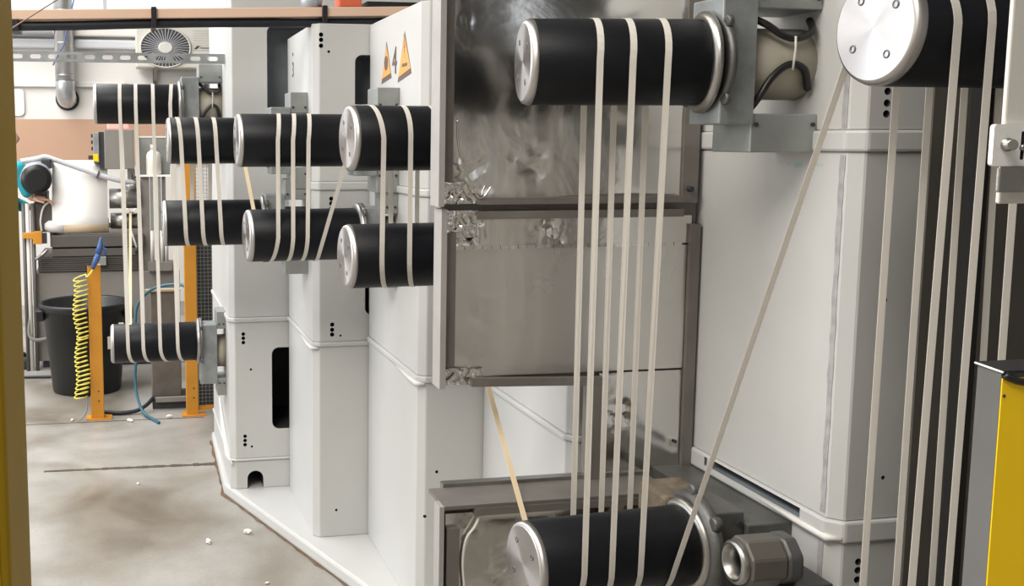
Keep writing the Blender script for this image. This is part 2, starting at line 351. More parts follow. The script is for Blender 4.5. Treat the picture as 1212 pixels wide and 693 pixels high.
def prebevel(o, w, seg=1):
    bm = bmesh.new(); bm.from_mesh(o.data)
    bmesh.ops.bevel(bm, geom=[e for e in bm.edges if e.calc_face_angle(0) > 0.6], offset=w, segments=seg, profile=0.5, affect='EDGES'); bm.to_mesh(o.data); bm.free()
def column(label, x0, y0, y1, x1, z0, secs, cuts, top, left_cuts=None):
    """secs: list of z of the collars (z, half height)"""
    t = thing('machine_column', (x0, y0, z0), label, 'machine column', 'white machine columns standing in a staggered row')
    zs = [z0] + [z for z, _ in secs] + [top]; ch = 0.028; blocks = []
    for i in range(len(zs) - 1):
        a = zs[i] + (secs[i-1][1] if i else 0); b = zs[i+1] - (secs[i][1] if i < len(secs) else 0)
        poly = [(x0, y0 + ch), (x0 + ch, y0), (x1, y0), (x1, y1), (x0, y1)]
        o = MB().prism(poly, a, b).build('block', ['white', 'inner', 'inner2'], t); prebevel(o, 0.003)
        cm = MB(); use = False
        for kind, args in cuts:
            if kind == 'hole':
                x, z, r = args
                if a < z < b: cm.prism(circ(x, z, r), y0 - 0.02, y0 + 0.08, 1, FY); use = True
            elif kind == 'open':
                xa, xb, za, zb, r = args
                if a < za and zb < b: cm.prism(rrect(xa, xb, za, zb, r), y0 - 0.02, y0 + (0.14 if za > 1.6 else 0.45), 2 if za > 1.6 else 1, FY); use = True
            elif kind == 'arch':
                x, za, zb, hw = args
                if a - 0.01 <= za < b:
                    pts = [(x - hw, za), (x + hw, za)] + [(x + hw*cos(radians(q)), zb - hw + hw*sin(radians(q))) for q in range(0, 181, 20)]
                    cm.prism(pts, y0 - 0.02, y0 + 0.25, 1, FY); use = True
        if use: boolcut(o, cm)
        blocks.append(o)
    for z, h in secs:
        e = 0.009; poly = [(x0 - e, y0 + ch - e*0.4), (x0 + ch - e*0.4, y0 - e), (x1, y0 - e), (x1, y1), (x0 - e, y1)]
        c = MB().prism(poly, z - h, z + h).build('collar', 'white', t); prebevel(c, 0.006, 2)
        cm = MB(); use = False
        for ya, yb, za, zb in (left_cuts or []):
            if z - h < za and zb < z + h: cm.box(x0 - 0.05, x0 + 0.12, ya, yb, za, zb, 2); use = True
        if use: boolcut(c, cm)
    return t, blocks
def dots(x, zs, r=0.0095): return [('hole', (x, z, r)) for z in zs]

colA, _ = column('farthest white column, with mouse-hole arch cut at its foot', 0.482, 5.197, 6.25, 1.55, 0.06, [(0.212, 0.006), (0.93, 0.012)],
   dots(0.552, (0.859, 0.838, 0.816)) + dots(0.556, (0.334, 0.312, 0.29)) + [('hole', (0.589, 0.677, 0.006)), ('hole', (0.59, 0.279, 0.006)),
   ('open', (0.695, 1.10, 0.366, 0.785, 0.035)), ('open', (0.681, 1.10, 1.75, 2.372, 0.03)), ('arch', (0.607, 0.055, 0.152, 0.041))], 2.72)
colB, bB = column('second farthest white column, black numeral 3 on its side', 0.782, 4.473, 5.19, 1.9, 0.06, [(0.935, 0.010), (1.627, 0.018)],
   dots(0.817, (2.265, 2.244, 2.219)) + dots(0.865, (1.022, 0.999, 0.978)) + dots(0.861, (1.572, 1.552, 1.530)) +
   [('hole', (0.85, 2.195, 0.006)), ('hole', (0.902, 0.972, 0.005)), ('hole', (0.884, 0.182, 0.006)),
    ('open', (0.964, 1.3, 1.80, 2.183, 0.03)), ('open', (1.012, 1.3, 1.06, 1.40, 0.03))], 2.312)
colC, bC = column('middle white column with two warning triangles and numeral 4', 1.028, 3.646, 4.465, 2.1, 0.06, [(0.955, 0.012), (1.635, 0.014)],
   dots(1.091, (1.048, 1.028, 1.007)) + [('hole', (1.056, 0.438, 0.006)), ('hole', (1.099, 0.606, 0.006))], 2.309)
colD, _ = column('white column half hidden behind the foil-covered shields', 1.275, 2.877, 3.64, 2.3, 0.06, [(0.938, 0.010), (1.635, 0.014)], [], 2.4)
colE, bE = column('nearest white column, tall, with slot in its lower collar', 1.6, 2.113, 2.87, 2.55, 0.06, [(0.913, 0.026), (1.822, 0.024)],
   dots(1.673, (1.932, 1.906, 1.882), 0.0085) + dots(1.671, (0.838, 0.817, 0.794), 0.0085) + [('hole', (1.7, 1.46, 0.005)), ('hole', (1.723, 1.039, 0.005))], 2.75,
   left_cuts=[(2.226, 2.626, 0.910, 0.934), (2.648, 2.662, 0.908, 0.932)])
# weld beads on the collar corners and the foot of the far column
for (x, y, z), c in (((0.782, 4.473, 0.935), colB), ((1.028, 3.646, 0.955), colC), ((1.6, 2.113, 0.913), colE)):
    MB().tube([(x - 0.006, y + 0.30, z - 0.012), (x - 0.010, y + 0.10, z - 0.014), (x - 0.004, y + 0.015, z - 0.016), (x + 0.02, y - 0.006, z - 0.014)], [0.003, 0.008, 0.010, 0.004], 8).build('sealant_bead', 'bead', c)
MB().tube([(0.476, 5.75, 0.40), (0.472, 5.5, 0.31), (0.474, 5.25, 0.225), (0.49, 5.195, 0.19)], [0.005, 0.012, 0.015, 0.006], 8).build('sealant_bead', 'bead', colA)
random.seed(11)
for za, zb in ((1.852, 2.7), (0.95, 1.79), (0.1, 0.88)):
    n = int((zb - za)/0.03); L_ = []; R_ = []
    for i in range(n + 1):
        z = za + (zb - za)*i/n; L_.append((2.160 + 0.004*random.random(), z)); R_.append((2.146 - 0.003*random.random(), z))
    MB().prism(R_ + L_[::-1], 1.5985, 1.6, 0, FX).build('grey_sealant_strip', 'sealgrey', colE)
gl = [(0.47, 6.3), (0.455, 5.30), (0.85, 4.08), (1.66, 1.58)]; rows_ = []
for i in range(3):
    a_, b_ = Vector(gl[i]), Vector(gl[i+1]); n = int((b_ - a_).length/0.06); d_ = (b_ - a_).normalized(); nn_ = Vector((d_.y, -d_.x))
    if nn_.x > 0: nn_ = -nn_
    for k in range(n + (i == 2)):
        p_ = a_ + (b_ - a_)*k/n; rows_.append((p_ - nn_*0.02, p_ + nn_*(0.004 + 0.016*random.random()**2)))
gv = [(*p, 0.0012) for r in rows_ for p in r]; gm = MB(); gm.add(gv, [(2*i, 2*i+1, 2*i+3, 2*i+2) for i in range(len(rows_)-1)])
struct(gm.build('trim_7', 'rustline'))
tx = Matrix(((0, 0, -1, 0), (-1, 0, 0, 0), (0, 1, 0, 0), (0, 0, 0, 1)))    # text plane facing -X
def on_left(x, y, z): return Matrix.Translation((x, y, z)) @ tx
text_obj('4', 0.15, on_left(1.0265, 4.037, 2.078), 'stickeredge', 'numeral', colC)
text_obj('3', 0.10, on_left(0.7805, 5.018, 2.12), 'stickeredge', 'numeral', colB)
MB().prism(circ(5.018, 2.225, 0.008), 0.7795, 0.782, 0, FX).build('numeral_dot', 'stickeredge', colB)
def warn(yf, yn, z0n, z0f, zt, inner):
    x = 1.0278; yc = (yf + yn) / 2
    tri = lambda g: [(yn + g, z0n + g*0.8), (yc, zt - g*2.4), (yf - g, z0f + g*0.8)]
    o = MB().prism(tri(0)[::-1], x - 0.0012, x, 0, FX).build('warning_sticker', 'stickeredge', colC)
    k = MB().prism([(a, b + 0.010) for a, b in tri(0.011)][::-1], x - 0.0020, x - 0.0012, 0, FX).build('sticker_face', 'sticker', o)
    s = MB()
    if inner == 'gear': s.prism(circ(yc, z0n + 0.062, 0.030, 9), x - 0.0028, x - 0.002, 0, FX)
    else:
        s.box(x - 0.0028, x - 0.002, yc - 0.045, yc + 0.030, z0n + 0.030, z0n + 0.042)
        s.prism([(yc - 0.012, z0n + 0.060), (yc + 0.008, z0n + 0.105), (yc - 0.004, z0n + 0.105), (yc + 0.010, z0n + 0.15), (yc - 0.014, z0n + 0.10), (yc, z0n + 0.10)], x - 0.0026, x - 0.002, 0, FX)
    s.build('pictogram', 'stickeredge', o)
warn(4.252, 4.085, 2.066, 2.05, 2.212, 'gear'); warn(3.987, 3.788, 2.066, 2.042, 2.225, 'bolt')
for y, z, a, b in ((2.352, 1.765, 0.004, 0.004), (2.322, 1.763, 0.010, 0.012), (2.303, 1.765, 0.003, 0.012), (2.27, 1.763, 0.006, 0.004), (2.235, 1.766, 0.012, 0.003)):
    MB().box(1.5992, 1.6, y - a, y + a, z - b/2, z + b/2).build('pen_mark', 'tealink', colE)

# ================================================================== ROLLERS, MOUNTS, STRAPS
RAD = 0.10
ROL = {'R0u': ((-0.16, 5.5, 2.003), 0, .42), 'R0l': ((-.103, 5.45, .785), 0, .435), 'R1u': ((.17, 4.669, 1.82), 0, .43), 'R1l': ((.145, 4.675, 1.461), 0, .43),
  'R2u': ((.406, 4.015, 1.822), 1, .43), 'R2l': ((.439, 4.01, 1.46), 3, .43), 'R3u': ((.662, 3.19, 1.829), 4, .43), 'R3l': ((.657, 3.2, 1.464), 3, .43),
  'R4u': ((.915, 2.385, 2.005), -9, .415), 'R4l': ((.92, 2.325, .806), 5, .432), 'R5u': ((1.263, 1.639, 2.016), 3, .46), 'R5l': ((1.26, 1.639, .80), 5, .46)}
def axes(k):
    c, w, L = ROL[k]; w = radians(w)
    return Vector(c), Vector((cos(w), sin(w), 0)), Vector((sin(w), -cos(w), 0)), L
def roller(k, label):
    c, a, nf, L = axes(k)
    t = thing('cantilever_roller', c, label, 'roller', 'black cantilever rollers of the strap line')
    MB().lathe(c + a*0.0165, a, [(0, RAD - 0.0025), (0.003, RAD), (L - 0.0195, RAD), (L - 0.0165, RAD - 0.002)], 64).build('sleeve', 'black', t)
    cap = MB().lathe(c, a, [(0, 0.0895), (0.005, 0.0965), (0.015, RAD + 0.0003), (0.018, RAD + 0.0003)], 64).build('end_cap', 'cap', t)
    for q in (35, 125, 215, 305):
        p = c + (nf*cos(radians(q)) + Vector((0, 0, 1))*sin(radians(q))) * 0.058
        MB().lathe(p + a*0.001, -a, [(0, 0.0075), (0.002, 0.0075), (0.0024, 0.0050), (0.0005, 0.0046)], 12).build('cap_screw', 'screwsteel', cap)
    e = c + a*L
    MB().lathe(e - a*0.002, a, [(0, RAD + 0.003), (0.001, RAD + 0.008), (0.004, RAD + 0.012), (0.008, RAD + 0.018), (0.016, RAD + 0.019), (0.020, RAD + 0.014)], 56).build('flange', 'steel', t)
    return t
LBL = {'R0u': 'upper black roller farthest away, over the grey control box', 'R0l': 'lower black roller farthest away, in front of the black bin',
  'R1u': 'upper black roller second farthest, its end overlapped by the next roller', 'R1l': 'lower black roller second farthest, above the wire mesh panel',
  'R2u': 'upper black roller third farthest, in front of the column numbered 3', 'R2l': 'lower black roller third farthest, with slanting strap across it',
  'R3u': 'upper black roller running behind the left edge of the foil shield', 'R3l': 'lower black roller running behind the left edge of the foil shield',
  'R4u': 'large black roller high up in front of the foil shield', 'R4l': 'large black roller at the bottom edge, pale end cap facing left',
  'R5u': 'nearest black roller at top right with bright round end cap', 'R5l': 'lower partner of the nearest roller, below the picture edge'}
RT = {k: roller(k, v) for k, v in LBL.items()}

def mount(k, wallx, label, down=0.0, half=0.145, cables=False, m='zinc', drum=True):
    c, a, nf, L = axes(k); e = c + a*(L + 0.018); yc = e.y; zc = e.z - down
    t = thing('roller_mount', (e.x + 0.05, yc, zc - half), label, 'roller bracket', 'metal roller brackets on the columns')
    # cast bearing housing with lugs
    h = MB().lathe(e - a*0.004, Vector((1, 0, 0)), [(0, 0.112), (0.006, 0.120), (0.016, 0.120)], 40).build('bearing_housing', 'cast', t)
    for q in (45, 135, 225, 315):
        p = e + Vector((0, cos(radians(q)), sin(radians(q)))) * 0.122
        MB().lathe(p + Vector((-0.001, 0, 0)), Vector((1, 0, 0)), [(0, 0.012), (0.002, 0.015), (0.012, 0.015)], 12).build('lug', 'cast', h)
    px = e.x - 0.002; pw = 0.088
    MB().box(px, px + pw, yc - 0.075, yc + 0.06, zc - half, zc + half).build('plate', m, t, 0.004)
    for s in (1, -1):
        b = MB().box(px + pw, wallx, yc - 0.065, yc + 0.10, zc + s*half - 0.045 + (0.02 if s > 0 else -0.02), zc + s*half + 0.045 + (0.02 if s > 0 else -0.02)).build('spacer_block', 'zincdark', t, 0.003)
        for xx in (px + pw + 0.012, wallx - 0.012): MB().cyl((xx, yc - 0.065, zc + s*half), (xx, yc - 0.070, zc + s*half), 0.005, n=8).build('bolt_head', 'ink', b)
    if drum and wallx - px - pw > 0.03:
        MB().cyl((px + pw, yc + 0.03, zc), (wallx, yc + 0.03, zc), 0.085, n=28).build('drum', 'drum', t)
    return t, px, pw, yc, zc
mA = mount('R0u', 0.482, 'pale plate bracket beside the farthest upper roller', half=0.135)
mB_ = mount('R0l', 0.482, 'light grey plate bracket beside the farthest lower roller', down=0.06, half=0.155)
mC = mount('R1u', 0.782, 'bracket behind the third farthest upper roller, mostly hidden')
mD = mount('R1l', 0.782, 'bracket behind the third farthest lower roller, mostly hidden', down=0.02)
mE = mount('R2u', 1.028, 'grey bracket block showing above the roller under the numeral 4', half=0.135)
mF = mount('R2l', 1.028, 'grey bracket with cast housing between straps left of foil shield', down=0.02, half=0.125)
mG = mount('R3u', 1.275, 'bracket behind the upper foil shield', half=0.13)
mH = mount('R3l', 1.275, 'bracket behind the middle foil shield', half=0.13)
mI = mount('R4u', 1.6, 'galvanised bracket with looped black cables at top centre-right', half=0.145)
def cables(mm, wallx, nm):
    t, px, pw, yc, zc = mm; x0 = px + pw; wd = wallx - x0; xm = (x0 + wallx)/2; y = yc - 0.062
    up = [(x0 + 0.002, y + 0.03, zc + 0.105), (x0 + wd*0.2, y + 0.008, zc + 0.085), (x0 + wd*0.45, y, zc + 0.058), (x0 + wd*0.68, y, zc + 0.055), (x0 + wd*0.88, y + 0.004, zc + 0.072), (wallx - 0.012, y + 0.03, zc + 0.10)]
    dn = [(x0 + 0.010, y + 0.03, zc - 0.115), (x0 + wd*0.12, y + 0.006, zc - 0.085), (x0 + wd*0.30, y, zc - 0.035), (x0 + wd*0.55, y, zc - 0.006), (x0 + wd*0.78, y, zc - 0.018), (wallx - 0.014, y + 0.02, zc - 0.062)]
    def sm(p):
        out = []; P = [Vector(q) for q in p]
        for i in range(len(P)-1):
            p0 = P[max(i-1, 0)]; p1 = P[i]; p2 = P[i+1]; p3 = P[min(i+2, len(P)-1)]
            for j in range(6):
                u = j/6; out.append(0.5*((2*p1) + (p2-p0)*u + (2*p0-5*p1+4*p2-p3)*u*u + (3*p1-p0-3*p2+p3)*u**3))
        return out + [P[-1]]
    for pth in (up, dn): MB().tube(sm(pth), 0.0085, 10).build('cable', 'blackplastic', t)
    MB().tube([(x0 + wd*0.58, y - 0.010, zc + 0.058), (x0 + wd*0.585, y - 0.011, zc + 0.03), (x0 + wd*0.57, y - 0.011, zc + 0.004), (x0 + wd*0.565, y - 0.009, zc - 0.02)], 0.0028, 6).build('cable_tie', 'cream', t)
def smooth(p, n=6, closed=False):
    out = []; P = [Vector(q) for q in p]
    for i in range(len(P)-1):
        p0 = P[max(i-1, 0)]; p1 = P[i]; p2 = P[i+1]; p3 = P[min(i+2, len(P)-1)]
        for j in range(n):
            u = j/n; out.append(0.5*((2*p1) + (p2-p0)*u + (2*p0-5*p1+4*p2-p3)*u*u + (3*p1-p0-3*p2+p3)*u**3))
    return out + [P[-1]]
cables(mI, 1.6, 'near'); cables(mA, 0.482, 'far')

# bracket of the large bottom roller: shallow slab along the column, plate, rusty block, and the bored sensor housing
c, a, nf, L = axes('R4l'); e = c + a*(L + 0.018)
t = thing('roller_mount', (e.x + 0.05, e.y, 0.62), 'dark oily bracket behind the large bottom roller', 'roller bracket', 'metal roller brackets on the columns')
h = MB().lathe(e, Vector((1, 0, 0)), [(0, 0.125), (0.014, 0.138), (0.030, 0.138)], 40).build('bearing_housing', 'cast', t)
for q in (40, 140, 90):
    p = e + Vector((0, cos(radians(q)), sin(radians(q)))) * 0.140
    MB().lathe(p + Vector((0.008, 0, 0)), Vector((1, 0, 0)), [(0, 0.014), (0.003, 0.018), (0.02, 0.018)], 12).build('lug', 'cast', h)
MB().box(e.x - 0.03, e.x + 0.095, e.y + 0.05, e.y + 0.20, 0.70, 0.915).build('clamp_block', 'rust', t, 0.01)
MB().box(e.x + 0.030, e.x + 0.110, e.y - 0.085, e.y + 0.05, 0.60, 0.915).build('plate', 'oily', t, 0.005)
MB().box(e.x + 0.110, 1.6, e.y - 0.10, 2.75, 0.62, 0.885).build('mount_slab', 'oily', t, 0.004)
for z in (0.885, 0.66): MB().cyl((e.x + 0.095, e.y - 0.084, z), (e.x + 0.095, e.y - 0.089, z), 0.008, n=10).build('bolt_head', 'ink', t)
hs = thing('sensor_housing', (1.42, 2.12, 0.70), 'grey octagonal housing with round bore beside the bottom roller', 'sensor housing')
zc, yc, r8 = 0.845, 2.150, 0.062
octo = [(yc + r8*cos(radians(22.5 + 45*i)), zc + r8*sin(radians(22.5 + 45*i))) for i in range(8)]
ob = MB().prism(octo, 1.385, 1.475, 0, FX).build('octagonal_body', ['machine', 'inner', 'inner2'], hs)
prebevel(ob, 0.004); boolcut(ob, MB().prism(circ(yc, zc, 0.040, 32), 1.36, 1.46, 1, FX))
MB().prism([(yc + (p[0]-yc)*1.04, zc + (p[1]-zc)*1.04) for p in octo], 1.475, 1.515, 0, FX).build('rear_collar', 'cast', hs, 0.008)
MB().lathe((1.385, yc, zc), (-1, 0, 0), [(0, 0.050), (0.012, 0.052), (0.020, 0.046), (0.018, 0.038), (-0.02, 0.0365)], 36, close=False).build('bore_ring', 'steel', hs)
MB().box(1.47, 1.6, yc - 0.05, yc + 0.09, zc - 0.075, zc - 0.05).build('foot', 'cast', hs, 0.004)

GRP = 'white straps looped round the roller pairs'
def on_roll(ax, s_, q, w, R):      # q: 0 front, 90 top, 180 back, 270 bottom
    c, a, n, _ = ax; d = n*cos(radians(q)) + Vector((0, 0, 1))*sin(radians(q)); return (c + a*s_ + d*R, a*(w/2), d)
def strap(rows, label, m='strap', grp=GRP): return tag(MB().ribbon(rows).build('flat_strap', m), label, 'strap', grp)
def loop_over(ku, kl, b0, fu, fl, b1, w, label, start=180):
    """comes up the back at (b0 upper, b0 lower), over the top, down the front, under to the next back place b1"""
    A = axes(ku); B = axes(kl); R = RAD + 0.0012; N = 16
    rows = [on_roll(B, b0[1], 180, w, R)] if start == 180 else []
    rows += [on_roll(A, b0[0] + (fu - b0[0])*i/N, start - start*i/N, w, R) for i in range(N + 1)]
    rows += [on_roll(B, fl + (b1 - fl)*(0.5 - 0.5*cos(pi*i/N)), -180*i/N, w, R) for i in range(N + 1)]
    return strap(rows, label)
def loop_under(ku, kl, b0, fl, fu, b1, w, label, start=180):
    """comes down the back to (b0), under, up the front, over the top, down the back at b1 = (upper, lower)"""
    A = axes(ku); B = axes(kl); R = RAD + 0.0012; N = 16; s0 = -start
    rows = [on_roll(B, b0 + (fl - b0)*i/N, s0 - s0*i/N, w, R) for i in range(N + 1)]
    rows += [on_roll(A, fu + (b1[0] - fu)*i/N, 180*i/N, w, R) for i in range(N + 1)]
    rows += [on_roll(B, b1[1], 180, w, R)]
    return strap(rows, label)
L0 = ['leftmost strap on the farthest roller pair, beside the orange post', 'second strap from left on the farthest roller pair', 'third strap from left on the farthest roller pair', 'rightmost strap on the farthest roller pair, beside the second orange post']
FU = [0.130, 0.208, 0.293, 0.378]; FL = [0.087, 0.163, 0.248, 0.336]
for i in range(4): loop_over('R0u', 'R0l', (FU[i] + 0.004, FL[i] + 0.006) if i < 3 else (0.402, 0.352), FU[i], FL[i], (FL[i+1] + 0.006) if i < 2 else (0.352 if i == 2 else 0.42), 0.0175, L0[i])
FU = [0.057, 0.131, 0.206]; FL = [0.096, 0.17, 0.248]; BK = [0.045, 0.116, 0.197, 0.277]
for i in range(3): loop_over('R1u', 'R1l', (BK[i], BK[i] + 0.02), FU[i], FL[i], BK[i+1] + 0.02, 0.0175, ['leftmost', 'middle', 'rightmost'][i] + ' strap on the second farthest roller pair, before the mesh panel', 90 if i == 0 else 180)
FU = [0.144, 0.201, 0.26]; FL = [0.107, 0.164, 0.22]; BU = [0.180, 0.241, 0.298]; BL = [0.150, 0.205, 0.27]
for i in range(3): loop_under('R2u', 'R2l', BL[i-1] if i else 0.085, FL[i], FU[i], (BU[i], BL[i]), 0.0155, ['leftmost', 'middle', 'rightmost'][i] + ' of three straps on the third farthest roller pair', 180 if i else 100)
FU = [0.087, 0.172, 0.262]; FL = [0.092, 0.18, 0.269]; BK = [0.07, 0.177, 0.266, 0.36]
for i in range(3): loop_over('R3u', 'R3l', (BK[i], BK[i] + 0.005), FU[i], FL[i], BK[i+1] + 0.005, 0.0155, ['left strap on the roller pair beside the foil shield', 'right strap on the roller pair beside the foil shield', 'strap mostly hidden behind the left edge of the foil shield'][i], 90 if i == 0 else 180)
FU = [0.155, 0.23, 0.31]; FL = [0.11, 0.183, 0.261]; BU = [0.176, 0.251, 0.33]; BL = [0.19, 0.27, 0.353]
for i in range(3): loop_under('R4u', 'R4l', BL[i-1] if i else 0.10, FL[i], FU[i], (BU[i], BL[i]), 0.0155, ['leftmost', 'middle', 'rightmost'][i] + ' of three long straps in front of the foil shields', 180 if i else 100)
FU = [0.075, 0.143, 0.211, 0.280, 0.355]; FL = [0.056, 0.137, 0.225, 0.31, 0.39]; BU = [0.06, 0.145, 0.218, 0.296, 0.374]; BL = [0.06, 0.149, 0.23, 0.319, 0.418, 0.43]
L5 = ['first strap right of the nearest round end cap', 'second strap right of the nearest round end cap', 'third strap right of the nearest round end cap, partly behind bolted bracket', 'fourth strap of the nearest roller, hidden by the bolted bracket in front', 'back strap just right of the slim black post, last on the nearest roller']
for i in range(5): loop_over('R5u', 'R5l', (BU[i], BL[i]), FU[i], FL[i], BL[i+1], 0.0165, L5[i], 90 if i == 0 else 180)
def run(ka, sa, kb, sb, w, label, m='strap', under=False):
    """straight run of strap between two rollers, tangent to both, wrapped a little on each"""
    A = axes(ka); B = axes(kb); R = RAD + 0.0026
    n = (A[2] + B[2]).normalized(); pa = A[0] + A[1]*sa; pb = B[0] + B[1]*sb; d = pb - pa
    dx = d.dot(n); dz = d.z; D = math.hypot(dx, dz); base = math.degrees(math.atan2(dz, dx))
    if under: cand = [base + 90, base - 90]; q = min(cand, key=lambda v: sin(radians(v))); qa = qb = q; side = 1
    else:
        k = math.degrees(math.acos(2*R/D)); cand = [base + k, base - k]; qa = max(cand, key=lambda v: sin(radians(v))); qb = qa + 180; side = -1
    qa %= 360; qb %= 360
    turn = lambda q0, q1: [q0 + (q1 - q0)*i/6 for i in range(7)]
    back = qa > 90 and qa < 270
    rows = [on_roll(A, sa, q, w, R) for q in (turn(90, qa) if not under else turn(qa - 70, qa))]
    rows += [on_roll(B, sb, q, w, R) for q in (turn(qb, qb - 60) if under else turn(qb, qb + (-60 if back else 60)))]
    return strap(rows, label, m, 'slanting straps linking one roller pair to the next')
run('R5u', 0.060, 'R4l', 0.352, 0.0155, 'long slanting strap crossing the nearest white column wall')
run('R3u', 0.062, 'R2l', 0.270, 0.0155, 'slanting strap crossing the lower roller left of the foil shield')
run('R1u', 0.300, 'R2l', 0.075, 0.0155, 'short cream slanting strap under the third farthest upper roller', 'straptan')
run('R3l', 0.40, 'R4l', 0.085, 0.0155, 'cream slanting strap seen through the gap between foil shields', 'straptan', True)

# ================================================================== FOIL-COVERED SHIELDS
def foil_sheet(name, parent, x0, x1, z0, z1, y, amp=0.004, res=0.014, seed=0, crumple=(), m='foil'):
    nx = max(2, int((x1-x0)/res)); nz = max(2, int((z1-z0)/res)); vs = []; fs = []
    for j in range(nz+1):
        for i in range(nx+1):
            x = x0 + (x1-x0)*i/nx; z = z0 + (z1-z0)*j/nz
            d = amp*1.6*noise.noise(Vector((x*3.2 + seed, z*2.4, seed))) + amp*0.10*noise.noise(Vector((x*15, z*11, seed + 3)))
            for cx, cz, r, k in crumple:
                q = ((x-cx)**2 + (z-cz)**2)**0.5/r
                if q < 1: d += k*(1-q)*(abs(noise.noise(Vector((x*45, z*38, seed + 9))))*2 - 0.3)
            edge = min(i, nx-i, j, nz-j)
            if edge == 0: d = min(d, 0)*0.2
            vs.append((x, y - abs(d) if False else y + d, z))
    for j in range(nz):
        for i in range(nx): k = j*(nx+1)+i; fs.append((k, k+1, k+nx+2, k+nx+1))
    mb = MB(); mb.add(vs, fs, 0, True); return mb.build(name, m, parent)
YF = 2.76
u = thing('foil_shield', (1.2, YF, 1.65), 'upper foil-covered heat shield behind the large top roller', 'heat shield', 'foil-covered heat shields of the machine')
MB().box(0.826, 1.582, YF, YF + 0.02, 1.648, 2.60).build('backing_plate', 'bar', u)
foil_sheet('foil_sheet', u, 0.856, 1.535, 1.668, 2.60, YF - 0.012, 0.006, seed=1.3, crumple=((0.885, 1.72, 0.09, 0.016), (1.09, 1.76, 0.07, 0.010), (0.87, 2.15, 0.05, 0.008)))
foil_sheet('foil_flap', u, 0.832, 0.935, 1.652, 1.712, YF - 0.016, 0.003, 0.005, 4.1, ((0.88, 1.68, 0.07, 0.015),))
MB().box(0.810, 0.826, YF - 0.06, YF + 0.02, 1.648, 2.60).build('side_return', 'barlight', u)
MB().box(0.826, 0.858, YF - 0.030, YF - 0.001, 1.712, 2.60).build('edge_bar', 'bar', u)
MB().box(0.93, 1.535, YF - 0.034, YF - 0.001, 1.650, 1.668).build('bottom_bar', 'bar', u)
MB().box(1.535, 1.582, YF - 0.020, YF - 0.0005, 1.648, 2.60).build('right_bar', 'bar', u)
MB().tube(smooth([(0.868, YF - 0.03, 1.88), (0.872, YF - 0.036, 1.80), (0.905, YF - 0.036, 1.71), (0.935, YF - 0.036, 1.668), (0.965, YF - 0.036, 1.70)]), 0.0028, 6).build('foil_crease', 'foil', u)
MB().cyl((1.556, YF - 0.020, 1.687), (1.556, YF - 0.034, 1.687), 0.008, n=10).build('bolt', 'ink', u)

m_ = thing('foil_shield', (1.2, YF, 1.155), 'middle foil-covered heat shield with leg reaching down on right', 'heat shield', 'foil-covered heat shields of the machine')
MB().prism([(0.838, 1.15), (1.272, 1.136), (1.272, 0.87), (1.592, 0.87), (1.590, 1.6475), (0.838, 1.6475)], YF, YF + 0.02, 0, FY).build('backing_plate', 'bar', m_)
foil_sheet('foil_sheet', m_, 0.852, 1.560, 1.172, 1.528, YF - 0.012, 0.0035, seed=2.6, crumple=((0.9, 1.22, 0.08, 0.012), (0.94, 1.36, 0.07, 0.005), (1.5, 1.38, 0.05, 0.006)), m='foilmatt')
foil_sheet('foil_sheet', m_, 0.852, 1.570, 1.534, 1.612, YF - 0.014, 0.003, 0.008, seed=5.6, crumple=((0.88, 1.58, 0.10, 0.016), (1.15, 1.58, 0.08, 0.009)))
foil_sheet('foil_sheet', m_, 1.305, 1.560, 0.872, 1.166, YF - 0.012, 0.004, 0.010, seed=8.6, crumple=((1.37, 1.05, 0.06, 0.016),))
foil_sheet('foil_flap', m_, 0.842, 0.955, 1.152, 1.200, YF - 0.017, 0.003, 0.005, 6.1, ((0.89, 1.17, 0.08, 0.012),))
foil_sheet('foil_flap', m_, 0.842, 0.935, 1.560, 1.634, YF - 0.018, 0.003, 0.005, 7.1, ((0.88, 1.60, 0.09, 0.016),))
tp = MB()
for i in range(26):
    x = 0.872 + i*0.0258; tp.box(x, x + 0.0245, YF - 0.017 - 0.001*(i % 2), YF - 0.012, 1.526 + 0.001*(i % 3), 1.537)
tag(tp.build('foil_tape', 'foil', m_), kind='stuff')
MB().box(0.822, 0.838, YF - 0.05, YF + 0.02, 1.150, 1.640).build('side_return', 'barlight', m_)
MB().box(0.839, 0.870, YF - 0.030, YF - 0.001, 1.205, 1.575).build('edge_bar', 'bar', m_)
MB().box(0.93, 1.535, YF - 0.032, YF - 0.001, 1.610, 1.632).build('top_bar', 'bar', m_)
MB().prism([(0.92, 1.148), (1.312, 1.136), (1.312, 1.158), (0.92, 1.172)], YF - 0.032, YF - 0.001, 0, FY).build('bottom_bar', 'bar', m_)
MB().box(1.272, 1.308, YF - 0.032, YF - 0.001, 0.80, 1.136).build('leg_bar', 'bar', m_)
MB().box(1.562, 1.592, YF - 0.028, YF - 0.001, 0.88, 1.588).build('right_bar', 'bar', m_)
MB().cyl((1.545, YF - 0.014, 0.955), (1.545, YF - 0.018, 0.955), 0.005, n=8).build('bolt', 'ink', m_)

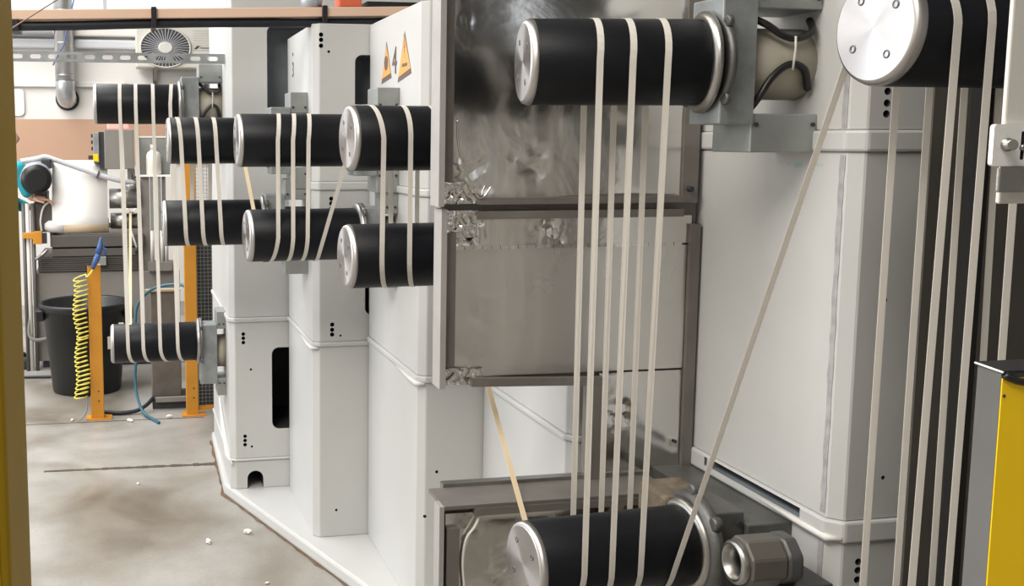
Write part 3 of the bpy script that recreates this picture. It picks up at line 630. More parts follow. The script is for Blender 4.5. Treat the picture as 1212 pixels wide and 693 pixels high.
YL = 2.62
l_ = thing('foil_shield', (1.1, YL, 0.35), 'lower foil-covered heat shield behind the large bottom roller', 'heat shield', 'foil-covered heat shields of the machine')
MB().box(0.803, 1.46, YL, YL + 0.02, 0.30, 0.852).build('backing_plate', 'bar', l_)
foil_sheet('foil_sheet', l_, 0.812, 1.45, 0.30, 0.836, YL - 0.012, 0.006, seed=11.2, crumple=((0.98, 0.66, 0.10, 0.014), (0.87, 0.76, 0.06, 0.010)))
MB().box(0.790, 0.803, YL - 0.03, YL + 0.02, 0.30, 0.862).build('side_return', 'barlight', l_)
MB().box(0.803, 1.46, YL - 0.028, YL + 0.12, 0.852, 0.862).build('top_flange', 'bar', l_)
MB().box(0.845, 1.46, YL + 0.12, YL + 0.15, 0.82, 0.872).build('rear_rail', 'steel', l_)
MB().box(0.888, 1.46, YL - 0.032, YL - 0.001, 0.832, 0.852).build('front_bar', 'bar', l_)
MB().box(0.812, 0.846, YL - 0.030, YL - 0.001, 0.30, 0.80).build('edge_bar', 'bar', l_)
MB().box(0.90, 0.94, YL + 0.02, YF + 0.12, 0.40, 0.46).build('stay', 'bar', l_)
MB().box(1.3, 1.34, YL + 0.02, 2.877, 0.40, 0.46).build('stay', 'bar', l_)
MB().tube(smooth([(0.905, YL - 0.022, 0.830), (0.890, YL - 0.024, 0.80), (0.866, YL - 0.024, 0.765), (0.858, YL - 0.024, 0.70), (0.864, YL - 0.024, 0.62), (0.862, YL - 0.024, 0.50)]), 0.004, 8).build('wire', 'cream', l_)

# ================================================================== RIGHT-HAND SIDE
tag(MB().box(1.655, 2.30, 1.95, 1.97, 0.06, 2.75).build('steel_screen', 'darkpanel'), 'dark brown upright screen behind the straps at right', 'screen')
dp = tag(MB().box(1.594, 1.612, 1.745, 1.785, 0.06, 2.75).build('dark_post', 'darkpost', bevel=0.003), 'slim black post standing between the straps at right', 'post')
ps = thing('machine_bracket', (0.96, 1.0, 1.767), 'cream upright plate with bolted white bracket at top right edge', 'bracket')
MB().box(0.938, 1.15, 1.0, 1.006, 1.755, 2.45).build('upright_plate', 'cream', ps, 0.002)
k = MB().prism(rrect(0.919, 0.998, 1.7965, 1.8415, 0.004), 0.993, 0.999, 0, FY).build('bolted_plate', 'bright', ps)
boolcut(k, MB().prism(rrect(0.9535, 0.9580, 1.803, 1.834, 0.002), 0.97, 1.01, 1, FY))
MB().lathe((0.936, 0.993, 1.8195), (-0.5, -1, 0.0), [(0, 0.0072), (0.004, 0.0072), (0.004, 0.0058), (0.018, 0.0058), (0.019, 0.005)], 16, 0).build('bolt', 'steel', k)
MB().lathe((0.9558, 0.993, 1.8165), (0, -1, 0), [(0, 0.004), (0.004, 0.0035)], 10).build('slot_bolt', 'steel', k)
MB().box(0.927, 0.963, 0.99, 0.996, 1.768, 1.7965).build('lower_block', 'steel', ps, 0.002)
MB().box(0.9632, 0.966, 0.988, 1.02, 1.768, 1.7965).build('copper_edge', 'rust', ps)
g = thing('machine_guard', (0.96, 0.96, 0.0), 'yellow guard post with grey side and black top cap at lower right', 'guard')
MB().prism([(0.9125, 0.9505), (1.03, 0.9505), (1.03, 0.953), (0.9125, 0.953)], 0.0, 1.572).build('yellow_face', 'yellow', g)
MB().prism([(0.912, 0.952), (1.03, 0.953), (1.04, 0.995), (0.922, 0.995)], 0.0, 1.577).build('grey_side', 'greyguard', g)
MB().prism([(0.911, 0.949), (1.03, 0.949), (1.042, 0.998), (0.921, 0.998)], 1.5775, 1.5805).build('top_cap', 'blackplastic', g)
MB().tube([(0.921, 0.998, 1.579), (0.911, 0.949, 1.579)], 0.0013, 6).build('cap_edge', 'bright', g)
MB().tube(smooth([(0.913, 0.9485, 1.576), (0.924, 0.9485, 1.571), (0.945, 0.9485, 1.567), (1.02, 0.9485, 1.566)]), 0.004, 8).build('rubber_trim', 'blackplastic', g)
MB().cyl((0.9155, 0.951, 1.553), (0.9155, 0.9495, 1.553), 0.0017, n=10).build('screw', 'ink', g)

# ================================================================== YELLOW POST, NEAR LEFT
yp = thing('yellow_post', (-0.18, 1.1, 0), 'yellow steel post close by at the left picture edge', 'post')
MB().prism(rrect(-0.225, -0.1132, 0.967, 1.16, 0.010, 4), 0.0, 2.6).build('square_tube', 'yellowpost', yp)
MB().box(-0.217, -0.1225, 0.9650, 0.9675, 0.0, 2.6).build('lit_front_face', 'yellowlit', yp)  # whole front face, its light put into a brighter yellow
MB().box(-0.26, -0.08, 0.93, 1.20, 0.0, 0.012).build('base_plate', 'yellowpost', yp)

# ================================================================== OVERHEAD BEAM, HOSE, STRUT, CORDS
def bz(x): return 0.0305 * x
tilt = lambda x0, x1, y0, y1, z0, z1: [(x0, y0, z0 + bz(x0)), (x1, y0, z0 + bz(x1)), (x1, y1, z0 + bz(x1)), (x0, y1, z0 + bz(x0)), (x0, y0, z1 + bz(x0)), (x1, y0, z1 + bz(x1)), (x1, y1, z1 + bz(x1)), (x0, y1, z1 + bz(x0))]
BOXF = [(0,3,2,1),(4,5,6,7),(0,1,5,4),(1,2,6,5),(2,3,7,6),(3,0,4,7)]
bmth = thing('overhead_beam', (0.3, 4.55, 2.31), 'salmon-coloured beam running across the top left on white columns', 'beam')
MB().add(tilt(-1.6, 1.5, 4.49, 4.61, 2.317, 2.356), BOXF).build('rail', 'beam', bmth, 0.003)
for x in (0.121, 0.835): MB().add(tilt(x - 0.011, x + 0.011, 4.476, 4.625, 2.277, 2.362), BOXF).build('hose_clip', 'blackplastic', bmth, 0.003)
MB().add(tilt(-0.452, -0.415, 4.476, 4.625, 2.270, 2.318), BOXF).build('hose_clip', 'blackplastic', bmth, 0.003)
MB().tube([(x, 4.53, 2.297 + bz(x) + 0.003*sin(x*5)) for x in [-1.6 + i*0.1 for i in range(32)]], 0.0195, 10).build('black_hose', 'hose')
tag(bpy.data.objects['black_hose'], 'black hose clipped beneath the salmon overhead beam', 'hose')
rb = MB().box(0.90, 1.0, 4.50, 4.60, 2.386, 2.45).build('orange_device', 'redplastic', None, 0.006)
tag(rb, 'orange-red device standing on the overhead beam', 'device')
bb = MB().box(1.02, 1.25, 4.50, 4.60, 2.388, 2.412).build('black_strip_box', 'blackplastic', None, 0.004)
tag(bb, 'flat black box lying on the overhead beam', 'box')
lt = thing('clamp_lamp', (0.79, 4.55, 2.38), 'small blue-grey clamp lamp on the overhead beam', 'lamp')
MB().lathe((0.79, 4.55, 2.380), (0, 0, 1), [(0, 0.03), (0.015, 0.045), (0.05, 0.05)], 16).build('lamp_shade', 'bluegrey', lt)
MB().box(0.76, 0.86, 4.54, 4.56, 2.379, 2.392).build('clamp', 'steel', lt)

sr = MB().box(-1.4, 0.481, 5.25, 5.256, 2.196, 2.236).build('slotted_strut', 'zinc')
cut = MB()
for i in range(22):
    x = -1.36 + i*0.0836
    if x + 0.05 < 0.47: cut.prism(rrect(x, x + 0.050, 2.2055, 2.2265, 0.0095, 3), 5.24, 5.27, 0, FY)
boolcut(sr, cut); tag(sr, 'galvanised slotted strut running across in front of the air conditioner', 'strut')
for za in (2.2365, 2.193): MB().box(-1.4, 0.481, 5.25, 5.275, za, za + 0.003).build('strut_flange', 'zinc', sr)
tag(MB().tube([(-0.62, 4.2, 2.12), (-0.42, 4.25, 2.245), (-0.13, 4.3, 2.44), (0.1, 4.35, 2.60), (3.6, 5.2, 5.2)], 0.0028, 6).build('thin_cord', 'browncord'), 'thin brown cord slanting across the top left corner', 'cord')
tag(MB().tube([(0.02, 5.5, 5.2), (-0.22, 5.55, 2.62), (-0.30, 5.6, 2.215 + 0.09), (-0.36, 5.62, 2.20)], 0.0035, 6).build('hanging_rope', 'bluecord'), 'thin blue rope hanging behind the overhead beam near the duct', 'rope')

# ================================================================== BACK WALL FITTINGS
ac = thing('air_conditioner', (0.555, 11.75, 2.58), 'cream air conditioner outdoor unit mounted on the back wall', 'air conditioner')
MB().box(0.115, 0.995, 11.62, 11.95, 2.59, 3.03).build('casing', 'acwhite', ac, 0.015)
fc = (0.43, 11.615, 2.80)
def oval(m):
    for v in m.v: v.x = fc[0] + (v.x - fc[0])*1.28
    return m
oval(MB().lathe(fc, (0, 1, 0), [(0, 0.205), (0.02, 0.205)], 40)).build('fan_recess', 'acgrille', ac)
gr = oval(MB().lathe(fc, (0, -1, 0), [(-0.004, 0.213), (0.012, 0.213), (0.012, 0.200), (-0.004, 0.200)], 40, close=False)).build('grille_ring', 'acwhite', ac)
for i in range(40):
    q = 2*pi*i/40; d = Vector((cos(q), 0, sin(q))); w = Vector((-sin(q), 0, cos(q)))*0.0022; o = Vector(fc) + Vector((0, -0.010, 0))
    oval(MB().add([o + d*0.06 - w, o + d*0.06 + w, o + d*0.203 + w, o + d*0.203 - w, o + d*0.06 - w + Vector((0, .006, 0)), o + d*0.06 + w + Vector((0, .006, 0)), o + d*0.203 + w + Vector((0, .006, 0)), o + d*0.203 - w + Vector((0, .006, 0))], BOXF)).build('grille_bar', 'mull', gr)
oval(MB().lathe((0.43, 11.612, 2.80), (0, -1, 0), [(0, 0.06), (0.012, 0.06), (0.014, 0.05)], 28)).build('fan_hub', 'cream', ac)
lv = MB()
for i in range(9): lv.box(0.72, 0.95, 11.612, 11.622, 2.78 + i*0.026, 2.786 + i*0.026)
tag(lv.build('casing_ribs', 'cream', ac), kind='stuff')
MB().add([(0.735, 11.611, 2.79), (0.755, 11.611, 2.79), (0.80, 11.611, 2.822), (0.765, 11.611, 2.822), (0.735, 11.62, 2.79), (0.755, 11.62, 2.79), (0.80, 11.62, 2.822), (0.765, 11.62, 2.822)], BOXF).build('maker_mark', 'ink', ac)
MB().box(0.80, 0.92, 11.611, 11.62, 2.80, 2.807).build('maker_mark', 'ink', ac)
for x in (0.30, 0.86): MB().prism([(11.60, 2.45), (11.63, 2.45), (11.63, 2.565), (11.96, 2.565), (11.96, 2.35), (12.0, 2.35), (12.0, 2.59), (11.60, 2.59)], x, x + 0.04, 0, FX).build('wall_bracket', 'machine', ac)
pp = MB().tube([(1.05, 11.9, 2.3), (1.05, 11.9, 3.05)], 0.035, 10).build('refrigerant_pipe', 'wall', ac)

du = thing('ventilation_duct', (-0.636, 11.85, 2.2), 'spiral metal duct coming down the back wall at left', 'duct')
MB().cyl((-0.636, 11.80, 2.42), (-0.636, 11.80, 5.2), 0.10, n=24).build('duct_pipe', 'duct', du)
for i in range(14): MB().lathe((-0.636, 11.80, 2.5 + i*0.17), (0, 0, 1), [(0, 0.1), (0.004, 0.105), (0.008, 0.105), (0.012, 0.1)], 24).build('seam_ring', 'duct', du)
MB().tube(smooth([(-0.636, 11.80, 2.45), (-0.634, 11.81, 2.36), (-0.63, 11.86, 2.29), (-0.625, 11.97, 2.26)]), 0.103, 20).build('duct_elbow', 'duct', du)
MB().lathe((-0.625, 12.0, 2.265), (0, -1, 0), [(0, 0.125), (0.03, 0.125), (0.03, 0.10)], 28).build('wall_collar', 'blackplastic', du)
tag(MB().cyl((-7, 11.80, 2.99), (-0.75, 11.80, 2.955), 0.045, n=12).build('wall_pipe', 'mull'), 'grey horizontal pipe left of the duct on the back wall', 'pipe')

# ================================================================== BACKGROUND WINDING MACHINE
YM = 8.6
wm = thing('winding_machine', (-0.3, YM, 0), 'grey winding machine with louvred cabinet behind the black bin', 'machine')
MB().box(-0.745, 0.40, YM, YM + 0.75, 0.06, 0.775).build('cabinet', 'machinelight', wm, 0.008)
MB().box(-0.70, 0.32, YM + 0.05, YM + 0.7, 0.0, 0.06).build('cabinet_base', 'inner', wm)
MB().box(-0.71, 0.10, YM - 0.01, YM + 0.7, 0.776, 0.905).build('louvre_box', 'machine', wm, 0.005)
for i in range(7): MB().box(-0.685, 0.06, YM - 0.024, YM - 0.01, 0.790 + i*0.016, 0.797 + i*0.016, mtx=None).build('slat', 'machine', wm)
MB().box(-0.60, 0.10, YM - 0.03, YM + 0.6, 0.905, 0.965).build('lower_beam', 'machine', wm, 0.004)
MB().box(-0.60, 0.12, YM - 0.04, YM + 0.6, 0.978, 1.074).build('upper_beam', 'machine', wm, 0.006)
MB().box(-0.60, 0.10, YM + 0.02, YM + 0.5, 0.96, 0.98).build('beam_gap', 'inner', wm)
MB().box(0.10, 0.17, YM + 0.02, YM + 0.5, 0.775, 1.53).build('side_frame', 'machinelight', wm, 0.004)
MB().box(-0.62, -0.55, YM + 0.1, YM + 0.4, 0.97, 1.20).build('side_frame', 'machinelight', wm, 0.004)
MB().box(-0.28, -0.18, YM - 0.06, YM - 0.01, 0.83, 0.90).build('junction_box', 'zincdark', wm, 0.004)
for nm, z, r, x0, x1 in (('steel_roller', 1.356, 0.080, -0.146, 0.10), ('steel_roller', 1.177, 0.065, -0.14, 0.10), ('steel_roller', 1.455, 0.055, -0.02, 0.10)):
    MB().cyl((x0, YM + 0.05, z), (x1, YM + 0.05, z), r, n=28).build(nm, 'steel', wm)
for x in (-0.005, 0.06): MB().lathe((x, YM - 0.045, 1.262), (0, -1, 0), [(0, 0.022), (0.02, 0.022), (0.024, 0.016)], 12).build('knob', 'cream', wm)
MB().box(-0.02, 0.09, YM - 0.045, YM + 0.02, 1.235, 1.25).build('knob_bar', 'machinelight', wm)
# posts and cylinders right of the rollers
for x0, x1, z0, z1, m2, dy in ((0.175, 0.20, 0.95, 1.53, 'zincdark', 0), (0.215, 0.235, 0.775, 1.53, 'machine', .03), (0.24, 0.262, 0.775, 1.53, 'zincdark', 0), (0.27, 0.30, 0.775, 1.53, 'machinelight', .02)):
    MB().box(x0, x1, YM + dy, YM + dy + 0.04, z0, z1).build('upright', m2, wm)
for x in (0.185, 0.262, 0.296): MB().cyl((x, YM - 0.05, 0.85), (x, YM - 0.05, 1.10), 0.015, n=12).build('air_cylinder', 'cream', wm)
MB().box(0.15, 0.34, YM - 0.07, YM + 0.02, 0.775, 0.85).build('cylinder_bar', 'machinelight', wm, 0.004)
MB().box(0.10, 0.36, YM - 0.02, YM + 0.3, 1.53, 1.545).build('shelf', 'film', wm)
MB().tube(smooth([(0.02, YM - 0.06, 1.10), (0.045, YM - 0.07, 1.02), (0.06, YM - 0.06, 0.97)]), 0.008, 6).build('lever', 'cream', wm)
MB().cyl((0.06, YM - 0.06, 0.97), (0.06, YM - 0.06, 0.92), 0.014, n=8).build('lever_knob', 'ink', wm)
# tube arm over the film
MB().tube(smooth([(-0.815, YM - 0.02, 1.655), (-0.70, YM - 0.02, 1.675), (-0.63, YM - 0.02, 1.69), (-0.56, YM - 0.02, 1.668), (-0.30, YM - 0.02, 1.575), (-0.10, YM - 0.02, 1.512), (0.06, YM + 0.02, 1.48)]), 0.021, 12).build('tube_arm', 'mull', wm)
MB().lathe((-0.235, YM - 0.02, 1.554), (0.95, 0, -0.32), [(0, 0.022), (0.001, 0.034), (0.012, 0.034), (0.013, 0.022)], 16).build('arm_collar', 'machine', wm)
MB().tube([(0.03, YM - 0.03, 1.57), (0.035, YM - 0.04, 1.525), (0.03, YM - 0.045, 1.52), (0.075, YM - 0.045, 1.53)], 0.008, 6).build('clamp_handle', 'ink', wm)
# left-hand pipework and clamp
for x, r, m2 in ((-0.775, 0.017, 'cream'), (-0.805, 0.014, 'machine'), (-0.735, 0.016, 'machine')): MB().tube([(x, YM - 0.06, 0.0), (x, YM - 0.06, 1.33)], r, 8).build('riser_pipe', m2, wm)
MB().tube(smooth([(-0.78, YM - 0.06, 0.42), (-0.79, YM - 0.07, 0.30), (-0.74, YM - 0.08, 0.25), (-0.62, YM - 0.05, 0.26)]), 0.016, 8).build('return_pipe', 'machinelight', wm)
MB().prism([(-0.81, 1.06), (-0.735, 1.055), (-0.735, 1.015), (-0.665, 1.015), (-0.665, 1.115), (-0.72, 1.115), (-0.735, 1.105), (-0.81, 1.105)], YM - 0.12, YM - 0.07, 0, FY).build('yellow_clamp', 'orange', wm, 0.004)
MB().box(-0.665, -0.632, YM - 0.11, YM - 0.06, 1.018, 1.10).build('clamp_stop', 'ink', wm)
MB().tube(smooth([(-0.60, YM - 0.06, 1.345), (-0.65, YM - 0.07, 1.30), (-0.675, YM - 0.07, 1.20), (-0.67, YM - 0.06, 1.11)]), 0.008, 8).build('white_hose', 'cream', wm)
MB().tube(smooth([(-0.72, YM - 0.10, 0.895), (-0.67, YM - 0.11, 0.93), (-0.63, YM - 0.09, 0.965)]), 0.012, 8).build('grip_bar', 'steel', wm)
MB().box(-0.74, -0.55, YM - 0.02, YM + 0.3, 1.10, 1.33).build('bearing_block', 'machine', wm, 0.01)
# motor with blue-grey shroud
mo = thing('motor', (-0.69, YM - 0.1, 1.36), 'round black motor with blue-grey shroud beside the white film', 'motor')
MB().lathe((-0.69, YM - 0.16, 1.53), (-0.1, 1, 0), [(0, 0.100), (0.02, 0.122), (0.30, 0.125), (0.34, 0.08)], 32).build('shroud', 'bluegrey', mo)
MB().lathe((-0.688, YM - 0.185, 1.52), (-0.1, 1, 0), [(0, 0.075), (0.01, 0.112), (0.04, 0.118)], 32).build('black_cover', 'blackplastic', mo)
MB().lathe((-0.688, YM - 0.187, 1.52), (-0.1, 1, 0), [(0, 0.05), (0.002, 0.05)], 24).build('vent_disc', 'blackplastic', mo)
MB().box(-0.66, -0.58, YM - 0.08, YM + 0.1, 1.60, 1.675).build('terminal_box', 'ink', mo, 0.01)
MB().box(-0.72, -0.62, YM - 0.02, YM + 0.15, 1.33, 1.42).build('foot', 'machine', mo)
# white film web, its roll, kraft core
fr = thing('film_roll', (-0.36, YM, 1.08), 'wide bright white film web running over a roll on the winding machine', 'film roll')
rows = [(-0.05, 1.145), (-0.062, 1.17), (-0.060, 1.22), (-0.03, 1.36), (0.01, 1.50), (0.05, 1.60), (0.09, 1.645), (0.14, 1.66)]
vs = []; fs = []
for dy, z in rows:
    for x in (-0.588, -0.16): vs.append((x + 0.03*max(0, z-1.4)*(1 if x < -0.3 else 0.6), YM + dy, z))
n0 = len(vs)
vs += [(x, y + 0.004, z) for x, y, z in vs]
for i in range(len(rows)-1): fs += [(2*i, 2*i+1, 2*i+3, 2*i+2), (n0+2*i, n0+2*i+2, n0+2*i+3, n0+2*i+1)]
for i in range(len(rows)-1): fs += [(2*i, 2*i+2, n0+2*i+2, n0+2*i), (2*i+1, n0+2*i+1, n0+2*i+3, 2*i+3)]
m3 = MB(); m3.add(vs, fs, 0, True); m3.build('film_web', 'film', fr)
MB().cyl((-0.50, YM, 1.145), (-0.155, YM, 1.145), 0.058, n=32).build('kraft_roll', 'kraft', fr)
MB().lathe((-0.65, YM, 1.145), (1, 0, 0), [(0, 0.03), (0.03, 0.05), (0.15, 0.058)], 28).build('white_roll_end', 'film', fr)
MB().cyl((-0.66, YM, 1.145), (-0.14, YM, 1.145), 0.02, n=16).build('core_shaft', 'steel', fr)
# feed strap from the winding machine down to the far lower roller
c0, a0, n0_, _ = axes('R0l')
rows = [((0.018, YM - 0.09, 1.262), (0.0095, 0, 0), (0, -1, 0.2)), ((0.018, 8.2, 1.225), (0.0095, 0, 0), (0, 0, 1))]
for q in (70, 110, 150, 185): pass
rows = []
for q in range(180, 60, -15): d = -n0_*cos(radians(q))*-1; rows.append((c0 + a0*0.098 + (n0_*cos(radians(q)) + Vector((0,0,1))*sin(radians(q)))*(RAD + 0.003), a0*0.0095, n0_*cos(radians(q)) + Vector((0,0,1))*sin(radians(q))))
rows = [((0.018, YM - 0.045, 1.250), (0.0095, 0, 0), (0, -0.3, 1)), ((0.016, YM - 0.10, 1.235), (0.0095, 0, 0), (0, -0.3, 1))] + rows
tag(MB().ribbon(rows).build('flat_strap', 'straptan'), 'cream feed strap running from the winding machine to the farthest lower roller', 'strap', 'slanting straps linking one roller pair to the next')
# control boxes and bottle on the shelf
cb = thing('control_box', (-0.06, YM, 1.59), 'grey control box with orange switch under the farthest upper roller', 'control box')
MB().box(-0.175, 0.055, YM - 0.02, YM + 0.2, 1.592, 1.905).build('box_body', 'machinelight', cb, 0.006)
MB().box(-0.262, -0.215, YM - 0.015, YM + 0.15, 1.645, 1.880).build('side_plate', 'zinc', cb, 0.004)
MB().box(-0.216, -0.174, YM + 0.0, YM + 0.15, 1.60, 1.885).build('gap_plate', 'ink', cb)
MB().box(-0.262, -0.222, YM - 0.022, YM - 0.015, 1.655, 1.712).build('orange_switch', 'yellow', cb)
MB().box(-0.30, -0.262, YM - 0.01, YM + 0.02, 1.668, 1.70).build('black_plug', 'ink', cb)
for z in (1.74, 1.79, 1.84): MB().box(-0.276, -0.262, YM - 0.01, YM + 0.02, z, z + 0.028).build('terminal', 'ink', cb)
MB().box(-0.15, 0.02, YM + 0.02, YM + 0.1, 1.905, 1.965).build('red_beacon', 'red', cb, 0.01)
MB().box(0.0, 0.06, YM + 0.05, YM + 0.1, 1.50, 1.592).build('stand', 'steel', cb)
b2 = thing('control_box', (0.2, YM + 0.3, 1.545), 'small pale grey box behind the white bottle', 'control box')
MB().box(0.10, 0.34, YM + 0.12, YM + 0.28, 1.545, 1.84).build('box_body', 'zincdark', b2, 0.006)
MB().box(0.095, 0.345, YM + 0.115, YM + 0.285, 1.84, 1.853).build('lid', 'film', b2)
bo = thing('bottle', (0.21, YM + 0.05, 1.545), 'white bottle standing on the shelf below the farthest upper roller', 'bottle')
MB().lathe((0.21, YM + 0.05, 1.545), (0, 0, 1), [(0, 0.055), (0.004, 0.06), (0.15, 0.06), (0.175, 0.05), (0.195, 0.025), (0.20, 0.022)], 24).build('bottle_body', 'bottle', bo)
MB().cyl((0.21, YM + 0.05, 1.745), (0.21, YM + 0.05, 1.785), 0.024, n=16).build('bottle_cap', 'bottle', bo)

# ================================================================== BIN, POSTS, HOSES ON THE FLOOR
bn = thing('waste_bin', (-0.33, 7.83, 0), 'large round black waste bin on the floor', 'bin')
bx, by = -0.325, 7.83
MB().lathe((bx, by, 0), (0, 0, 1), [(0, 0.235), (0.01, 0.245), (0.60, 0.300), (0.60, 0.318), (0.645, 0.322), (0.655, 0.316), (0.645, 0.298), (0.05, 0.235), (0.03, 0.0)], 48, close=False).add([], []).build('bin_body', 'bin', bn)
for s in (-1, 1):
    p = Vector((bx + s*0.315, by - 0.03, 0.60)); MB().box(p.x - 0.03, p.x + 0.03, p.y - 0.08, p.y + 0.08, 0.53, 0.61).build('handle', 'bin', bn, 0.01)
lb = MB().add([(-0.165, 7.575, 0.34), (-0.02, 7.63, 0.35), (-0.02, 7.63, 0.435), (-0.165, 7.575, 0.43), (-0.165, 7.585, 0.34), (-0.02, 7.64, 0.35), (-0.02, 7.64, 0.435), (-0.165, 7.585, 0.43)], BOXF).build('white_label', 'paper', bn)
MB().tube(smooth([(-0.12, 7.590, 0.388), (-0.11, 7.592, 0.402), (-0.10, 7.596, 0.388), (-0.085, 7.601, 0.400), (-0.075, 7.604, 0.390), (-0.06, 7.610, 0.398), (-0.045, 7.617, 0.393)]), 0.004, 5).build('label_scrawl', 'ink', lb)
MB().box(-0.085, -0.050, 7.545, 7.551, 0.495, 0.535).build('small_label', 'paper', bn)

def opost(x0, x1, y, z1, label, d=0.06):
    t = thing('orange_post', ((x0 + x1)/2, y, 0), label, 'post', 'orange safety fence posts')
    MB().box(x0, x1, y - d/2, y + d/2, 0.008, z1).build('upright', 'orange', t, 0.003)
    MB().box(x0 - 0.03, x1 + 0.05, y - 0.06, y + 0.06, 0.0, 0.008).build('base_plate', 'orange', t)
    for z in (0.12, 0.185): MB().cyl(((x0+x1)/2 + 0.01, y - d/2 + 0.001, z), ((x0+x1)/2 + 0.01, y - d/2 - 0.001, z), 0.006, n=8).build('bolt', 'ink', t)
    return t
op = opost(-0.268, -0.185, 6.98, 1.02, 'orange fence post with coiled yellow air hose beside it')
MB().box(-0.268, -0.235, 6.94, 6.949, 1.02, 1.03).build('hook', 'ink', op)
op2 = opost(0.352, 0.432, 6.95, 1.70, 'tall orange fence post left of the wire mesh panel')
me_ = thing('mesh_panel', (0.6, 6.95, 0.05), 'dark wire mesh fence panel right of tall orange post', 'fence panel')
wires = MB()
for i in range(15): x = 0.435 + i*0.024; wires.box(x, x + 0.003, 6.948, 6.951, 0.06, 1.68)
for i in range(66): z = 0.06 + i*0.0248; wires.box(0.432, 0.79, 6.951, 6.954, z, z + 0.003)
tag(wires.build('wire_grid', 'steel', me_), kind='stuff')
MB().box(0.432, 0.80, 6.96, 6.966, 0.06, 1.38).build('dark_backing', 'inner', me_)
MB().box(0.432, 0.80, 6.94, 6.965, 0.03, 0.06).build('bottom_rail', 'orange', me_)
MB().box(0.775, 0.80, 6.935, 6.97, 0.0, 1.70).build('end_post', 'orange', me_)
# coiled air hose and blow gun
ah = thing('air_blow_gun', (-0.28, 6.93, 0.05), 'blue air blow gun with coiled yellow hose hung on orange post', 'air gun')
pts = []
turns = 27
for i in range(turns*14 + 1):
    q = 2*pi*i/14; k = i/(turns*14); r = 0.040 + 0.004*sin(k*9); bulge = 1 + (0.0)
    z = 0.955 - 0.80*(k**0.95 if k < 0.5 else k) + 0.002*sin(q)
    pts.append((-0.318 + r*cos(q) + 0.012*sin(k*2.2) - 0.014*k + 0.008*sin(k*17), 6.915 + r*0.8*sin(q), z + 0.010*cos(q)))
MB().tube(pts, 0.0042, 5).build('coiled_hose', 'lime', ah)
MB().tube(smooth([pts[0], (-0.27, 6.90, 0.95), (-0.245, 6.91, 0.975), (-0.225, 6.91, 1.01)]), 0.005, 6).build('hose_end', 'lime', ah)
MB().tube(smooth([pts[-1], (-0.29, 6.90, 0.12), (-0.30, 6.88, 0.06), (-0.345, 6.86, 0.015)]), 0.005, 6).build('hose_tail', 'machinelight', ah)
MB().tube([(-0.235, 6.915, 1.0), (-0.205, 6.91, 1.065), (-0.185, 6.91, 1.12)], [0.014, 0.020, 0.016], 10).build('grip', 'bluegun', ah)
MB().tube([(-0.195, 6.91, 1.10), (-0.180, 6.91, 1.145), (-0.177, 6.91, 1.19), (-0.176, 6.91, 1.205)], [0.022, 0.020, 0.010, 0.004], 10).build('gun_body', 'bluegun', ah)
MB().tube([(-0.170, 6.91, 1.14), (-0.145, 6.91, 1.12), (-0.155, 6.91, 1.08)], [0.008, 0.010, 0.006], 8).build('trigger', 'bluegun', ah)
# grey block pillar with base, blue hose, black cable
gp = thing('grey_pillar', (0.22, 7.22, 0), 'grey block pillar behind the farthest lower roller', 'pillar')
MB().box(0.135, 0.335, 7.2, 7.4, 0.07, 0.80).build('shaft', 'pillar', gp, 0.006)
MB().box(0.155, 0.415, 7.10, 7.14, 0.055, 0.085).build('front_bar', 'machinelight', gp)
MB().box(0.135, 0.43, 7.14, 7.42, 0.0, 0.07).build('base', 'inner', gp)
MB().box(0.10, 0.34, 7.19, 7.23, 0.80, 0.815).build('pink_rail', 'kraft', gp)
tag(MB().tube(smooth([(0.03, 7.15, 0.55), (0.035, 7.12, 0.42), (0.022, 7.10, 0.25), (0.03, 7.05, 0.12), (0.07, 6.95, 0.03), (0.13, 6.83, 0.012), (0.165, 6.74, 0.012)][::-1] + [(0.05, 7.17, 0.72), (0.16, 7.15, 0.83), (0.33, 7.08, 0.86), (0.40, 7.0, 0.82)]), 0.010, 8).build('blue_hose', 'bluehose'), 'blue air hose trailing to the floor beside the grey pillar', 'hose')
tag(MB().tube(smooth([(-0.19, 7.05, 0.02), (-0.08, 7.02, 0.016), (0.02, 7.03, 0.022), (0.09, 7.06, 0.05), (0.135, 7.135, 0.075)]), 0.014, 8).build('floor_cable', 'hose'), 'thick black cable on the floor between orange post and pillar', 'cable')
tag(MB().tube(smooth([(-1.2, 8.3, 0.012), (-0.9, 8.27, 0.012), (-0.7, 8.25, 0.012), (-0.5, 8.22, 0.012)]), 0.010, 8).build('floor_cable', 'hose'), 'thin black cable on the floor left of the bin', 'cable')

# scraps of paper on the floor
def scrap(x, y, s, seed, label):
    random.seed(seed); bm = bmesh.new(); bmesh.ops.create_icosphere(bm, subdivisions=2, radius=1)
    for v in bm.verts:
        k = 0.75 + 0.5*random.random(); v.co = Vector((v.co.x*1.3, v.co.y*0.7, v.co.z*0.6))*k*s
    zmin = min(v.co.z for v in bm.verts)
    for v in bm.verts: v.co.z -= zmin
    bmesh.ops.rotate(bm, verts=bm.verts, cent=(0, 0, 0), matrix=Matrix.Rotation(0.6 + seed, 3, 'Z'))
    me = bpy.data.meshes.new('paper_scrap'); bm.to_mesh(me); bm.free(); me.materials.append(M['paper'])
    o = bpy.data.objects.new('paper_scrap', me); COL.objects.link(o); o.location = (x, y, 0); tag(o, label, 'paper scrap', 'crumpled paper scraps on the floor')
scrap(0.325, 4.65, 0.017, 1, 'left crumpled white scrap on the floor near the plinth')
scrap(0.515, 4.73, 0.017, 2, 'right crumpled white scrap on the floor close to the plinth edge')
scrap(0.53, 4.16, 0.008, 3, 'tiny white scrap at the bottom edge of the floor')
